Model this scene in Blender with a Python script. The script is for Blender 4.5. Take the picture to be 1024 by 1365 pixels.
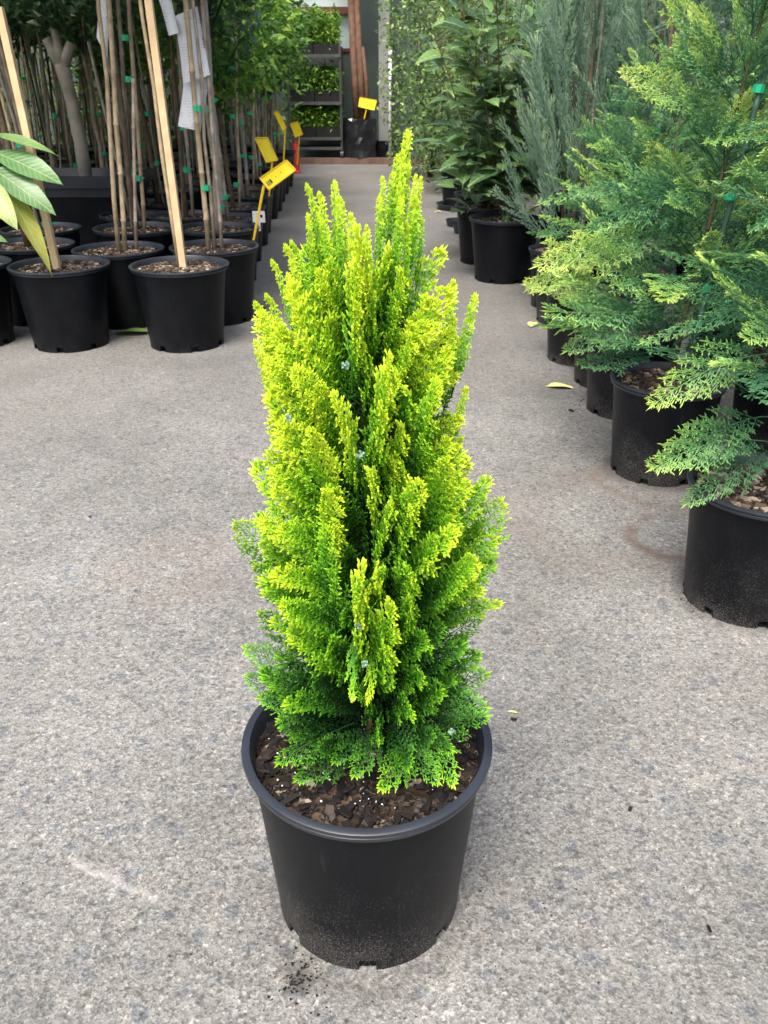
import bpy, bmesh, math, random
from mathutils import Vector, Matrix, noise
R = math.radians
for o in list(bpy.data.objects): bpy.data.objects.remove(o)
S = bpy.context.scene
COL = S.collection

# ------------------------------------------------------------------ camera
PITCH = R(27.0); FPX = 1135.0; CAMZ = 1.0
cam = bpy.data.cameras.new('camera'); cob = bpy.data.objects.new('camera', cam); COL.objects.link(cob)
cam.sensor_fit = 'VERTICAL'; cam.sensor_height = 4.8; cam.sensor_width = 3.6
cam.lens = 4.8 * FPX / 1365.0
cam.clip_start = 0.02; cam.clip_end = 600
cob.location = (0, 0, CAMZ); cob.rotation_euler = (R(90) - PITCH, 0, 0)
cam.dof.use_dof = True; cam.dof.focus_distance = 1.02; cam.dof.aperture_fstop = 2.8
S.camera = cob

# ------------------------------------------------------------------ light
SUN_EL, SUN_AZ = R(62), R(200)          # azimuth clockwise from +Y
W = bpy.data.worlds.new('World'); S.world = W; W.use_nodes = True
nt = W.node_tree; nt.nodes.clear()
sky = nt.nodes.new('ShaderNodeTexSky'); sky.sky_type = 'NISHITA'; sky.sun_disc = False
sky.sun_elevation = SUN_EL; sky.sun_rotation = SUN_AZ
sky.air_density = 1.0; sky.dust_density = 7.0; sky.ozone_density = 0.6
bg = nt.nodes.new('ShaderNodeBackground'); bg.inputs['Strength'].default_value = 0.15
wo = nt.nodes.new('ShaderNodeOutputWorld')
nt.links.new(sky.outputs[0], bg.inputs[0]); nt.links.new(bg.outputs[0], wo.inputs[0])
sl = bpy.data.lights.new('sun', 'SUN'); sl.energy = 1.5; sl.angle = R(22); sl.color = (1, .97, .91)
so = bpy.data.objects.new('sun', sl); COL.objects.link(so)
sd = Vector((math.sin(SUN_AZ) * math.cos(SUN_EL), math.cos(SUN_AZ) * math.cos(SUN_EL), math.sin(SUN_EL)))
so.rotation_euler = sd.to_track_quat('Z', 'Y').to_euler(); so.location = (0, -2, 6)
S.view_settings.view_transform = 'Standard'; S.view_settings.look = 'None'
S.view_settings.exposure = 1.18; S.view_settings.gamma = 1
S.render.engine = 'CYCLES'
S.cycles.max_bounces = 4; S.cycles.diffuse_bounces = 2; S.cycles.transmission_bounces = 3; S.cycles.glossy_bounces = 2

# ------------------------------------------------------------------ helpers
CP, SP = math.cos(PITCH), math.sin(PITCH)
def ray(px, py):
    x = (px - 512) / FPX; v = (py - 682.5) / FPX
    return Vector((x, CP - v * SP, -SP - v * CP))
def onz(px, py, z):
    d = ray(px, py); return Vector((0, 0, CAMZ)) + d * ((z - CAMZ) / d.z)
def ony(px, py, Y):
    d = ray(px, py); return Vector((0, 0, CAMZ)) + d * (Y / d.y)

rng = random.Random(7)
U = rng.uniform

class MB:
    def __init__(s): s.v = []; s.f = []; s.c = []
    def add(s, vs, fs, c=0.0):
        b = len(s.v); s.v += [tuple(p) for p in vs]
        s.f += [tuple(i + b for i in f) for f in fs]
        s.c += (list(c) if isinstance(c, (list, tuple)) else [c] * len(vs))
    def box(s, lo, hi, c=0.0):
        x0, y0, z0 = lo; x1, y1, z1 = hi
        s.add([(x0,y0,z0),(x1,y0,z0),(x1,y1,z0),(x0,y1,z0),(x0,y0,z1),(x1,y0,z1),(x1,y1,z1),(x0,y1,z1)],
              [(0,3,2,1),(4,5,6,7),(0,1,5,4),(1,2,6,5),(2,3,7,6),(3,0,4,7)], c)
    def cord(s, a, b, w, ca=0.0, cb=1.0, t=.66, flat=1.0):
        d = (b - a); L = d.length
        if L < 1e-6: return
        d = d / L
        n = Vector((0, 0, 1)) if abs(d.z) < .9 else Vector((0, 1, 0))
        u = d.cross(n).normalized(); n = u.cross(d)
        m = a + (b - a) * t; h = w * .5
        s.add([a, m + u * h, m - u * h * .5 + n * h * .87 * flat, m - u * h * .5 - n * h * .87 * flat, b],
              [(0,2,1),(0,3,2),(0,1,3),(4,1,2),(4,2,3),(4,3,1)], [ca, (ca+cb)/2, (ca+cb)/2, (ca+cb)/2, cb])
    def tube(s, pts, rads, n=6, c=0.0, cap=True):
        pts = [Vector(p) for p in pts]; b = len(s.v)
        for i, p in enumerate(pts):
            d = (pts[min(i+1, len(pts)-1)] - pts[max(i-1, 0)]).normalized()
            a = Vector((1,0,0)) if abs(d.x) < .8 else Vector((0,1,0))
            u = d.cross(a).normalized(); w = d.cross(u)
            r = rads[i] if isinstance(rads, (list, tuple)) else rads
            for k in range(n):
                q = 2*math.pi*k/n; pp = p + (u*math.cos(q) + w*math.sin(q)) * r
                s.v.append(tuple(pp)); s.c.append(c)
        for i in range(len(pts)-1):
            for k in range(n):
                k2 = (k+1) % n
                s.f.append((b+i*n+k, b+(i+1)*n+k, b+(i+1)*n+k2, b+i*n+k2))
        if cap:
            s.f.append(tuple(b+k for k in range(n)))
            e = b+(len(pts)-1)*n; s.f.append(tuple(e+n-1-k for k in range(n)))
    def lathe(s, prof, n=32, c=0.0, skip=None, rot=0.0):
        b = len(s.v)
        for r, z in prof:
            for k in range(n):
                q = 2*math.pi*k/n + rot; s.v.append((r*math.cos(q), r*math.sin(q), z)); s.c.append(c)
        for i in range(len(prof)-1):
            for k in range(n):
                if skip and skip(i, k): continue
                k2 = (k+1) % n
                s.f.append((b+i*n+k, b+i*n+k2, b+(i+1)*n+k2, b+(i+1)*n+k))
    def mesh(s, name, mat=None, smooth=False, sharp=None):
        me = bpy.data.meshes.new(name); me.from_pydata(s.v, [], s.f)
        at = me.attributes.new('tip', 'FLOAT', 'POINT'); at.data.foreach_set('value', s.c)
        if mat: me.materials.append(mat)
        if smooth or sharp:
            me.shade_smooth()
            if sharp: me.set_sharp_from_angle(angle=R(sharp))
        me.update(); return me
    def build(s, name, mat=None, parent=None, smooth=False, sharp=None, loc=(0,0,0)):
        return put(name, s.mesh(name, mat, smooth, sharp), parent, loc)

def put(name, me, parent=None, loc=(0,0,0), mat4=None):
    o = bpy.data.objects.new(name, me); COL.objects.link(o); o.parent = parent
    if mat4 is not None: o.matrix_local = mat4
    else: o.location = loc
    return o
def tag(o, label=None, cat=None, group=None, kind=None):
    if label: o['label'] = label
    if cat: o['category'] = cat
    if group: o['group'] = group
    if kind: o['kind'] = kind
    return o
def thing(name, label, cat, loc=(0,0,0), group=None, rz=0.0):
    o = bpy.data.objects.new(name, None); COL.objects.link(o); o.location = loc; o.rotation_euler.z = rz
    o.empty_display_size = .05
    return tag(o, label, cat, group)
def basis(p, d, n):
    d = Vector(d).normalized(); n = Vector(n); n = (n - d * d.dot(n))
    if n.length < 1e-4: n = d.orthogonal()
    n.normalize(); y = n.cross(d)
    return Matrix(((d.x, y.x, n.x, p[0]), (d.y, y.y, n.y, p[1]), (d.z, y.z, n.z, p[2]), (0,0,0,1)))

# ------------------------------------------------------------------ materials
def newmat(name):
    m = bpy.data.materials.new(name); m.use_nodes = True; t = m.node_tree; t.nodes.clear()
    out = t.nodes.new('ShaderNodeOutputMaterial'); return m, t, out
def N(t, typ, **kw):
    n = t.nodes.new(typ)
    for k, v in kw.items():
        if k in n.inputs: n.inputs[k].default_value = v
        else: setattr(n, k, v)
    return n
def ramp(t, stops, interp='LINEAR'):
    r = t.nodes.new('ShaderNodeValToRGB'); cr = r.color_ramp; cr.interpolation = interp
    while len(cr.elements) < len(stops): cr.elements.new(.5)
    for e, (p, c) in zip(cr.elements, stops):
        e.position = p; e.color = (c[0], c[1], c[2], 1) if isinstance(c, (tuple, list)) else (c, c, c, 1)
    return r
def math_(t, op, a, b=None, clamp=False):
    n = t.nodes.new('ShaderNodeMath'); n.operation = op; n.use_clamp = clamp
    for i, x in enumerate((a, b)):
        if x is None: continue
        if isinstance(x, (int, float)): n.inputs[i].default_value = x
        else: t.links.new(x, n.inputs[i])
    return n.outputs[0]
def mixc(t, f, a, b, mode='MIX'):
    n = t.nodes.new('ShaderNodeMix'); n.data_type = 'RGBA'; n.blend_type = mode
    for key, x in ((0, f), (6, a), (7, b)):
        if isinstance(x, (int, float)): n.inputs[key].default_value = x
        elif isinstance(x, tuple): n.inputs[key].default_value = (x[0], x[1], x[2], 1)
        else: t.links.new(x, n.inputs[key])
    return n.outputs[2]
def simple(name, col, rough=.6, spec=.4, var=.15, scale=12, bump=0.0, metallic=0.0):
    m, t, out = newmat(name)
    p = N(t, 'ShaderNodeBsdfPrincipled', Roughness=rough, Metallic=metallic); p.inputs['Specular IOR Level'].default_value = spec
    tc = N(t, 'ShaderNodeTexCoord'); no = N(t, 'ShaderNodeTexNoise', Scale=scale, Detail=6.0)
    t.links.new(tc.outputs['Object'], no.inputs['Vector'])
    r = ramp(t, [(.3, tuple(x*(1-var) for x in col)), (.7, tuple(min(1, x*(1+var)) for x in col))])
    t.links.new(no.outputs[0], r.inputs[0]); t.links.new(r.outputs[0], p.inputs['Base Color'])
    if bump:
        b = N(t, 'ShaderNodeBump', Strength=bump, Distance=.005); t.links.new(no.outputs[0], b.inputs['Height']); t.links.new(b.outputs[0], p.inputs['Normal'])
    t.links.new(p.outputs[0], out.inputs[0]); return m
def foliage(name, stops, trans=.25, rough=.5, spec=.3, kobj=.6, kn=.25, nscale=40, objcol=True):
    m, t, out = newmat(name)
    at = N(t, 'ShaderNodeAttribute', attribute_name='tip'); oi = N(t, 'ShaderNodeObjectInfo')
    tc = N(t, 'ShaderNodeTexCoord'); no = N(t, 'ShaderNodeTexNoise', Scale=float(nscale), Detail=2.0)
    t.links.new(tc.outputs['Object'], no.inputs['Vector'])
    v = at.outputs['Fac']
    if objcol:
        sep = N(t, 'ShaderNodeSeparateColor'); t.links.new(oi.outputs['Color'], sep.inputs[0])
        v = math_(t, 'ADD', v, math_(t, 'MULTIPLY', math_(t, 'SUBTRACT', sep.outputs[0], .5), kobj))
    v = math_(t, 'ADD', v, math_(t, 'MULTIPLY', math_(t, 'SUBTRACT', no.outputs[0], .5), kn))
    v = math_(t, 'ADD', v, math_(t, 'MULTIPLY', math_(t, 'SUBTRACT', oi.outputs['Random'], .5), .16), clamp=True)
    r = ramp(t, stops); t.links.new(v, r.inputs[0])
    p = N(t, 'ShaderNodeBsdfPrincipled', Roughness=rough); p.inputs['Specular IOR Level'].default_value = spec
    t.links.new(r.outputs[0], p.inputs['Base Color'])
    tr = N(t, 'ShaderNodeBsdfTranslucent'); t.links.new(r.outputs[0], tr.inputs[0])
    mx = N(t, 'ShaderNodeMixShader'); mx.inputs[0].default_value = trans
    t.links.new(p.outputs[0], mx.inputs[1]); t.links.new(tr.outputs[0], mx.inputs[2]); t.links.new(mx.outputs[0], out.inputs[0])
    return m

M = {}
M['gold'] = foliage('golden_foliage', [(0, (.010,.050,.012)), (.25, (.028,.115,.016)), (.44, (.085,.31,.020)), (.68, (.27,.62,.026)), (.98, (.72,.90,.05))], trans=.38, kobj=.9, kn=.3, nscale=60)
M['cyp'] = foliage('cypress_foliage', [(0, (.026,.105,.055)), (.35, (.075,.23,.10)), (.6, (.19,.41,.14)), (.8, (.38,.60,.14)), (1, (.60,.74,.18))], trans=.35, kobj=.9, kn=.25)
M['blue'] = foliage('juniper_foliage', [(0, (.08,.16,.11)), (.5, (.18,.31,.22)), (1, (.36,.50,.30))], trans=.3, kobj=.5)
M['leaf'] = foliage('broad_leaf', [(0, (.03,.085,.045)), (.45, (.075,.18,.07)), (.75, (.17,.32,.08)), (1, (.36,.50,.10))], trans=.35, rough=.33, spec=.5, kobj=.9, kn=.12, nscale=25)
M['darkleaf'] = foliage('dark_canopy_leaf', [(0, (.02,.055,.025)), (.5, (.055,.135,.05)), (.85, (.13,.25,.08)), (1, (.25,.38,.11))], trans=.3, rough=.35, spec=.5, kobj=.9)
M['limeleaf'] = foliage('lime_canopy_leaf', [(0, (.03,.09,.02)), (.5, (.10,.24,.035)), (1, (.32,.48,.06))], trans=.35, rough=.4, kobj=.8)
M['hedge'] = foliage('hedge_leaf', [(0, (.03,.08,.03)), (.4, (.09,.19,.05)), (.75, (.25,.38,.10)), (1, (.50,.60,.26))], trans=.3, rough=.4, kobj=.8)
M['bigleaf'] = foliage('large_leaf', [(0, (.04,.12,.05)), (.45, (.12,.26,.09)), (.75, (.21,.33,.07)), (1, (.36,.36,.07))], trans=.3, rough=.35, spec=.5, kobj=1.6, kn=.2, nscale=9)
def add_veins(m):
    t = m.node_tree; p = [n for n in t.nodes if n.type == 'BSDF_PRINCIPLED'][0]; r = [n for n in t.nodes if n.type == 'VALTORGB'][0]; tr = [n for n in t.nodes if n.type == 'BSDF_TRANSLUCENT'][0]
    tc = N(t, 'ShaderNodeTexCoord'); sp = N(t, 'ShaderNodeSeparateXYZ'); t.links.new(tc.outputs['Object'], sp.inputs[0])
    ay = math_(t, 'ABSOLUTE', sp.outputs[1]); w = math_(t, 'SINE', math_(t, 'MULTIPLY', math_(t, 'SUBTRACT', sp.outputs[0], math_(t, 'MULTIPLY', ay, .8)), 380.0))
    a = ramp(t, [(.80, 0.0), (.98, 1.0)]); t.links.new(math_(t, 'ADD', math_(t, 'MULTIPLY', w, .5), .5), a.inputs[0])
    rib = N(t, 'ShaderNodeMapRange'); t.links.new(ay, rib.inputs[0]); rib.inputs[1].default_value = .0012; rib.inputs[2].default_value = .0026; rib.inputs[3].default_value = 1; rib.inputs[4].default_value = 0
    v = math_(t, 'MAXIMUM', math_(t, 'MULTIPLY', a.outputs[0], .35), rib.outputs[0])
    no = N(t, 'ShaderNodeTexNoise', Scale=35.0, Detail=5.0); t.links.new(tc.outputs['Object'], no.inputs['Vector']); nr = ramp(t, [(.3, .78), (.7, 1.1)]); t.links.new(no.outputs[0], nr.inputs[0])
    c = mixc(t, math_(t, 'MULTIPLY', v, .5), mixc(t, .8, r.outputs[0], nr.outputs[0], 'MULTIPLY'), (.5,.6,.28)); t.links.new(c, p.inputs['Base Color']); t.links.new(c, tr.inputs[0])
    b = N(t, 'ShaderNodeBump', Strength=.5, Distance=.002, invert=True); t.links.new(math_(t, 'ADD', v, math_(t, 'MULTIPLY', no.outputs[0], .5)), b.inputs['Height']); t.links.new(b.outputs[0], p.inputs['Normal'])
add_veins(M['bigleaf']); add_veins(M['leaf'])
M['fallen'] = simple('fallen_leaf', (.60,.58,.22), .6, .3, .25, 30)
M['fallen_green'] = simple('fallen_green_leaf', (.13,.22,.06), .5, .4, .25, 20)
M['bamboo'] = simple('bamboo', (.34,.27,.17), .6, .3, .3, 30, .2)
M['oldbamboo'] = simple('weathered_bamboo', (.27,.23,.18), .7, .3, .35, 25, .2)
M['pine'] = simple('pine_stake', (.55,.41,.24), .65, .3, .16, 18, .15)
M['bark'] = simple('bark', (.10,.075,.05), .85, .2, .4, 30, .6)
M['greybark'] = simple('grey_bark', (.30,.28,.24), .85, .2, .25, 14, .5)
M['redbark'] = simple('red_brown_bark', (.13,.075,.05), .8, .2, .35, 16, .5)
M['twig'] = simple('green_brown_twig', (.085,.07,.035), .7, .3, .3, 20)
M['tie'] = simple('green_tie', (.01,.42,.20), .4, .5, .1)
M['greenstake'] = simple('green_stake', (.05,.12,.09), .5, .4, .2)
M['yellow'] = simple('yellow_plastic', (.88,.72,.015), .45, .4, .06)
M['yellowrim'] = simple('yellow_rim_plastic', (.85,.58,.03), .4, .4, .05)
M['ink'] = simple('black_ink', (.008,.008,.009), .5)
M['white'] = simple('white_card', (.75,.76,.78), .6, .3, .04)
M['red'] = simple('red_paint', (.45,.03,.03), .45, .4, .15)
M['pink'] = simple('pink_label', (.7,.10,.22), .5)
M['concrete'] = simple('column_concrete', (.20,.215,.20), .85, .2, .15, 5, .3)
M['steel'] = simple('galvanised_steel', (.07,.075,.075), .5, .5, .2, 10, 0, .3)
M['darkwall'] = simple('dark_wall', (.08,.105,.095), .7, .3, .3, 2)
M['glass'] = simple('window_glass', (.42,.52,.52), .12, .6, .1, 2)
M['brownframe'] = simple('brown_frame', (.12,.04,.03), .6, .3, .15)
M['timber'] = simple('timber_edge', (.14,.09,.07), .8, .2, .3, 8, .3)
M['cone'] = simple('pale_seed_cone', (.16,.27,.20), .7, .2, .15, 200)
M['perlite'] = simple('perlite', (.7,.68,.62), .9)

def plastic(name, dirt=1.0):
    m, t, out = newmat(name)
    p = N(t, 'ShaderNodeBsdfPrincipled', Roughness=.42); p.inputs['Specular IOR Level'].default_value = .17
    tc = N(t, 'ShaderNodeTexCoord'); sep = N(t, 'ShaderNodeSeparateXYZ'); t.links.new(tc.outputs['Object'], sep.inputs[0])
    big = N(t, 'ShaderNodeTexNoise', Scale=9.0, Detail=5.0, Roughness=.6); t.links.new(tc.outputs['Object'], big.inputs['Vector'])
    sp = N(t, 'ShaderNodeTexNoise', Scale=520.0, Detail=2.0, Roughness=.7); t.links.new(tc.outputs['Object'], sp.inputs['Vector'])
    # splashed grit clings to the lowest part of the wall
    low = N(t, 'ShaderNodeMapRange'); t.links.new(sep.outputs[2], low.inputs[0])
    low.inputs[1].default_value = .0; low.inputs[2].default_value = .24; low.inputs[3].default_value = .15*dirt; low.inputs[4].default_value = -.02
    thr = math_(t, 'ADD', sp.outputs[0], math_(t, 'ADD', low.outputs[0], math_(t, 'MULTIPLY', math_(t, 'SUBTRACT', big.outputs[0], .5), .35)))
    sr = ramp(t, [(.66, 0.0), (.78, 1.0)]); t.links.new(thr, sr.inputs[0])
    film = ramp(t, [(.35, (.0026,.0034,.0050)), (.75, (.0055,.0068,.0095))]); t.links.new(big.outputs[0], film.inputs[0])
    mp = N(t, 'ShaderNodeMapping'); mp.inputs['Scale'].default_value = (70, 70, 9); mp.inputs['Rotation'].default_value = (.25, .2, 0); t.links.new(tc.outputs['Object'], mp.inputs[0])
    sc = N(t, 'ShaderNodeTexNoise', Scale=1.0, Detail=5.0, Roughness=.7); t.links.new(mp.outputs[0], sc.inputs['Vector'])
    sc2 = ramp(t, [(.63, 0.0), (.74, 1.0)]); t.links.new(sc.outputs[0], sc2.inputs[0])
    scf = math_(t, 'MULTIPLY', math_(t, 'MULTIPLY', sc2.outputs[0], big.outputs[0]), .22)
    film_c = mixc(t, scf, film.outputs[0], (.16,.16,.165))
    c = mixc(t, math_(t, 'MULTIPLY', sr.outputs[0],   .38*dirt), film_c, (.30,.28,.25))
    t.links.new(c, p.inputs['Base Color'])
    rr = math_(t, 'ADD', math_(t, 'MULTIPLY', big.outputs[0], .22), .30); t.links.new(math_(t, 'ADD', rr, math_(t, 'MULTIPLY', sr.outputs[0], .3)), p.inputs['Roughness'])
    b = N(t, 'ShaderNodeBump', Strength=.12, Distance=.002); t.links.new(big.outputs[0], b.inputs['Height']); t.links.new(b.outputs[0], p.inputs['Normal'])
    t.links.new(p.outputs[0], out.inputs[0]); return m
M['pot'] = plastic('black_pot_plastic'); M['potclean'] = plastic('black_pot_plastic_cleaner', .45)
M['rim'] = simple('pot_rim_plastic', (.020,.025,.034), .36, .45, .25, 14)
M['bag'] = simple('black_film', (.010,.011,.013), .3, .6, .3, 10, .5)

def soilmat():
    m, t, out = newmat('potting_mix')
    p = N(t, 'ShaderNodeBsdfPrincipled', Roughness=.9); p.inputs['Specular IOR Level'].default_value = .25
    tc = N(t, 'ShaderNodeTexCoord'); vo = N(t, 'ShaderNodeTexVoronoi', Scale=120.0); t.links.new(tc.outputs['Object'], vo.inputs['Vector'])
    r = ramp(t, [(0, (.010,.007,.005)), (.6, (.03,.02,.014)), (.9, (.09,.06,.04)), (.97, (.3,.26,.2))])
    sp = N(t, 'ShaderNodeSeparateColor'); t.links.new(vo.outputs['Color'], sp.inputs[0]); t.links.new(sp.outputs[0], r.inputs[0])
    t.links.new(r.outputs[0], p.inputs['Base Color'])
    b = N(t, 'ShaderNodeBump', Strength=.8, Distance=.006); t.links.new(vo.outputs['Distance'], b.inputs['Height']); t.links.new(b.outputs[0], p.inputs['Normal'])
    t.links.new(p.outputs[0], out.inputs[0]); return m
M['soil'] = soilmat()
def chipmat(nm, stops):
    m, t, out = newmat(nm)
    p = N(t, 'ShaderNodeBsdfPrincipled', Roughness=.75); p.inputs['Specular IOR Level'].default_value = .35
    oi = N(t, 'ShaderNodeObjectInfo'); at = N(t, 'ShaderNodeAttribute', attribute_name='tip')
    v = math_(t, 'FRACT', math_(t, 'ADD', oi.outputs['Random'], at.outputs['Fac']))
    r = ramp(t, stops); t.links.new(v, r.inputs[0])
    t.links.new(r.outputs[0], p.inputs['Base Color']); t.links.new(p.outputs[0], out.inputs[0]); return m
M['chip'] = chipmat('bark_chip', [(0, (.002,.0017,.0015)), (.5, (.006,.0045,.004)), (.85, (.016,.012,.010)), (1, (.06,.05,.044))])
M['litter'] = chipmat('bark_litter', [(0, (.012,.008,.006)), (.45, (.05,.034,.024)), (.8, (.13,.095,.07)), (1, (.36,.30,.23))])

def groundmat():
    m, t, out = newmat('worn_concrete')
    p = N(t, 'ShaderNodeBsdfPrincipled', Roughness=.82); p.inputs['Specular IOR Level'].default_value = .3
    tc = N(t, 'ShaderNodeTexCoord'); O = tc.outputs['Object']
    cache = {}
    def nz(s, d, r=.6):
        if (s, d, r) in cache: return cache[(s, d, r)]
        n = N(t, 'ShaderNodeTexNoise', Scale=float(s), Detail=float(d), Roughness=r); t.links.new(O, n.inputs['Vector']); cache[(s, d, r)] = n.outputs[0]; return n.outputs[0]
    def vo(s):
        n = N(t, 'ShaderNodeTexVoronoi', Scale=float(s)); 
        wv = N(t, 'ShaderNodeTexNoise', Scale=s*1.3, Detail=2.0); t.links.new(O, wv.inputs['Vector'])
        add = N(t, 'ShaderNodeVectorMath', operation='ADD'); sc = N(t, 'ShaderNodeVectorMath', operation='SCALE'); sc.inputs['Scale'].default_value = 1.1/s
        t.links.new(wv.outputs['Color'], sc.inputs[0]); t.links.new(O, add.inputs[0]); t.links.new(sc.outputs[0], add.inputs[1]); t.links.new(add.outputs[0], n.inputs['Vector'])
        sp = N(t, 'ShaderNodeSeparateColor'); t.links.new(n.outputs['Color'], sp.inputs[0]); return sp.outputs[0], n.outputs['Distance']
    v1, d1 = vo(190); v2, d2 = vo(420); v3, d3 = vo(60)
    base = ramp(t, [(.30, (.132,.133,.126)), (.5, (.178,.179,.171)), (.72, (.228,.228,.219))]); t.links.new(nz(2.2, 8, .62), base.inputs[0])
    # stone aggregate: dark, pale and bluish grains
    g1 = ramp(t, [(0, .35), (.16, .58), (.32, .9), (.72, 1.06), (.9, 1.3), (1, 1.8)]); t.links.new(v1, g1.inputs[0])
    c = mixc(t, .60, base.outputs[0], g1.outputs[0], 'MULTIPLY')
    g2 = ramp(t, [(0, .3), (.22, .65), (.5, 1.0), (.85, 1.25), (1, 1.9)]); t.links.new(v2, g2.inputs[0])
    c = mixc(t, .55, c, g2.outputs[0], 'MULTIPLY')
    g3 = ramp(t, [(0, (.6,.66,.78)), (.06, (.75,.8,.86)), (.12, (1,1,1)), (.96, (1,1,1)), (1, (1.35,1.3,1.22))]); t.links.new(v3, g3.inputs[0])
    c = mixc(t, .8, c, g3.outputs[0], 'MULTIPLY')
    pits = ramp(t, [(.54, 1.0), (.68, .42)]); t.links.new(nz(95, 4, .65), pits.inputs[0])
    c = mixc(t, .75, c, pits.outputs[0], 'MULTIPLY')
    # scattered dark pits, 4 to 12 mm
    v4, d4 = vo(62); ps = ramp(t, [(.60, 0.0), (.62, 1.0)]); t.links.new(v4, ps.inputs[0]); pd = ramp(t, [(.16, 1.0), (.34, 0.0)]); t.links.new(d4, pd.inputs[0])
    c = mixc(t, math_(t, 'MULTIPLY', math_(t, 'MULTIPLY', ps.outputs[0], pd.outputs[0]), .6), c, (.045,.045,.045))
    # broad wear: brownish run-off patches
    st = ramp(t, [(.50, 0.0), (.72, 1.0)]); t.links.new(nz(.9, 5, .6), st.inputs[0])
    c = mixc(t, math_(t, 'MULTIPLY', st.outputs[0], .35), c, (.15,.13,.11))
    # shade painted into the colour: paving darkens towards the planted end of the aisle
    sep = N(t, 'ShaderNodeSeparateXYZ'); t.links.new(O, sep.inputs[0]); X, Y = sep.outputs[0], sep.outputs[1]
    wob = math_(t, 'MULTIPLY', math_(t, 'SUBTRACT', nz(1.5, 4), .5), 1.2)
    far_shade = N(t, 'ShaderNodeMapRange', interpolation_type='SMOOTHSTEP'); t.links.new(math_(t, 'ADD', Y, wob), far_shade.inputs[0])
    far_shade.inputs[1].default_value = 1.6; far_shade.inputs[2].default_value = 4.6
    c = mixc(t, math_(t, 'MULTIPLY', far_shade.outputs[0], .46), c, (.125,.122,.118))
    def ring(cx, cy, r, w, warp, k, col):
        dx = math_(t, 'SUBTRACT', X, cx); dy = math_(t, 'SUBTRACT', Y, cy)
        q = math_(t, 'SQRT', math_(t, 'ADD', math_(t, 'MULTIPLY', dx, dx), math_(t, 'MULTIPLY', dy, dy)))
        q = math_(t, 'ADD', q, math_(t, 'MULTIPLY', math_(t, 'SUBTRACT', nz(9, 4), .5), warp))
        e = math_(t, 'ABSOLUTE', math_(t, 'SUBTRACT', q, r))
        mr = N(t, 'ShaderNodeMapRange', interpolation_type='SMOOTHSTEP'); t.links.new(e, mr.inputs[0])
        mr.inputs[1].default_value = 0; mr.inputs[2].default_value = w; mr.inputs[3].default_value = k; mr.inputs[4].default_value = 0
        br = ramp(t, [(.35, .25), (.6, 1.0)]); t.links.new(nz(6, 3), br.inputs[0])
        return mixc(t, math_(t, 'MULTIPLY', mr.outputs[0], br.outputs[0]), c, col)
    a = onz(905, 716, 0); c = ring(a.x, a.y, .115, .028, .05, .8, (.10,.07,.055))
    a = onz(870, 640, 0); c = ring(a.x+.02, a.y, .17, .03, .06, .5, (.12,.085,.065))
    a = onz(230, 760, 0); c = ring(a.x, a.y, .10, .10, .15, .25, (.17,.12,.095))
    a = onz(820, 690, 0); c = ring(a.x, a.y, .25, .12, .2, .3, (.15,.12,.10))
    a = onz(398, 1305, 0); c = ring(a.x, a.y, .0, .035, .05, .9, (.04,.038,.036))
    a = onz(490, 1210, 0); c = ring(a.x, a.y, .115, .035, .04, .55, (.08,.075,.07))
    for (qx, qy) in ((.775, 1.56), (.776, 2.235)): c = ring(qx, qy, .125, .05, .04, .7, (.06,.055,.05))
    # pale scratch at lower left
    p0, p1 = onz(100, 1150, 0), onz(210, 1200, 0); dx, dy = p1.x-p0.x, p1.y-p0.y; L = math.hypot(dx, dy); nx, ny = -dy/L, dx/L
    dist = math_(t, 'ADD', math_(t, 'MULTIPLY', math_(t, 'SUBTRACT', X, p0.x), nx), math_(t, 'MULTIPLY', math_(t, 'SUBTRACT', Y, p0.y), ny))
    dist = math_(t, 'ABSOLUTE', math_(t, 'ADD', dist, math_(t, 'MULTIPLY', math_(t, 'SUBTRACT', nz(25, 3), .5), .02)))
    al = math_(t, 'ADD', math_(t, 'MULTIPLY', math_(t, 'SUBTRACT', X, (p0.x+p1.x)/2), dx/L), math_(t, 'MULTIPLY', math_(t, 'SUBTRACT', Y, (p0.y+p1.y)/2), dy/L))
    m1 = N(t, 'ShaderNodeMapRange'); t.links.new(dist, m1.inputs[0]); m1.inputs[1].default_value = .002; m1.inputs[2].default_value = .008; m1.inputs[3].default_value = .28; m1.inputs[4].default_value = 0
    m2 = N(t, 'ShaderNodeMapRange'); t.links.new(math_(t, 'ABSOLUTE', al), m2.inputs[0]); m2.inputs[1].default_value = L*.45; m2.inputs[2].default_value = L*.62; m2.inputs[3].default_value = 1; m2.inputs[4].default_value = 0
    c = mixc(t, math_(t, 'MULTIPLY', m1.outputs[0], m2.outputs[0]), c, (.5,.48,.45))
    t.links.new(c, p.inputs['Base Color'])
    h = math_(t, 'ADD', math_(t, 'MULTIPLY', d1, .6), math_(t, 'MULTIPLY', nz(190, 3), .8))
    b = N(t, 'ShaderNodeBump', Strength=.55, Distance=.004); t.links.new(h, b.inputs['Height']); t.links.new(b.outputs[0], p.inputs['Normal'])
    t.links.new(p.outputs[0], out.inputs[0]); return m
M['ground'] = groundmat()
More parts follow.
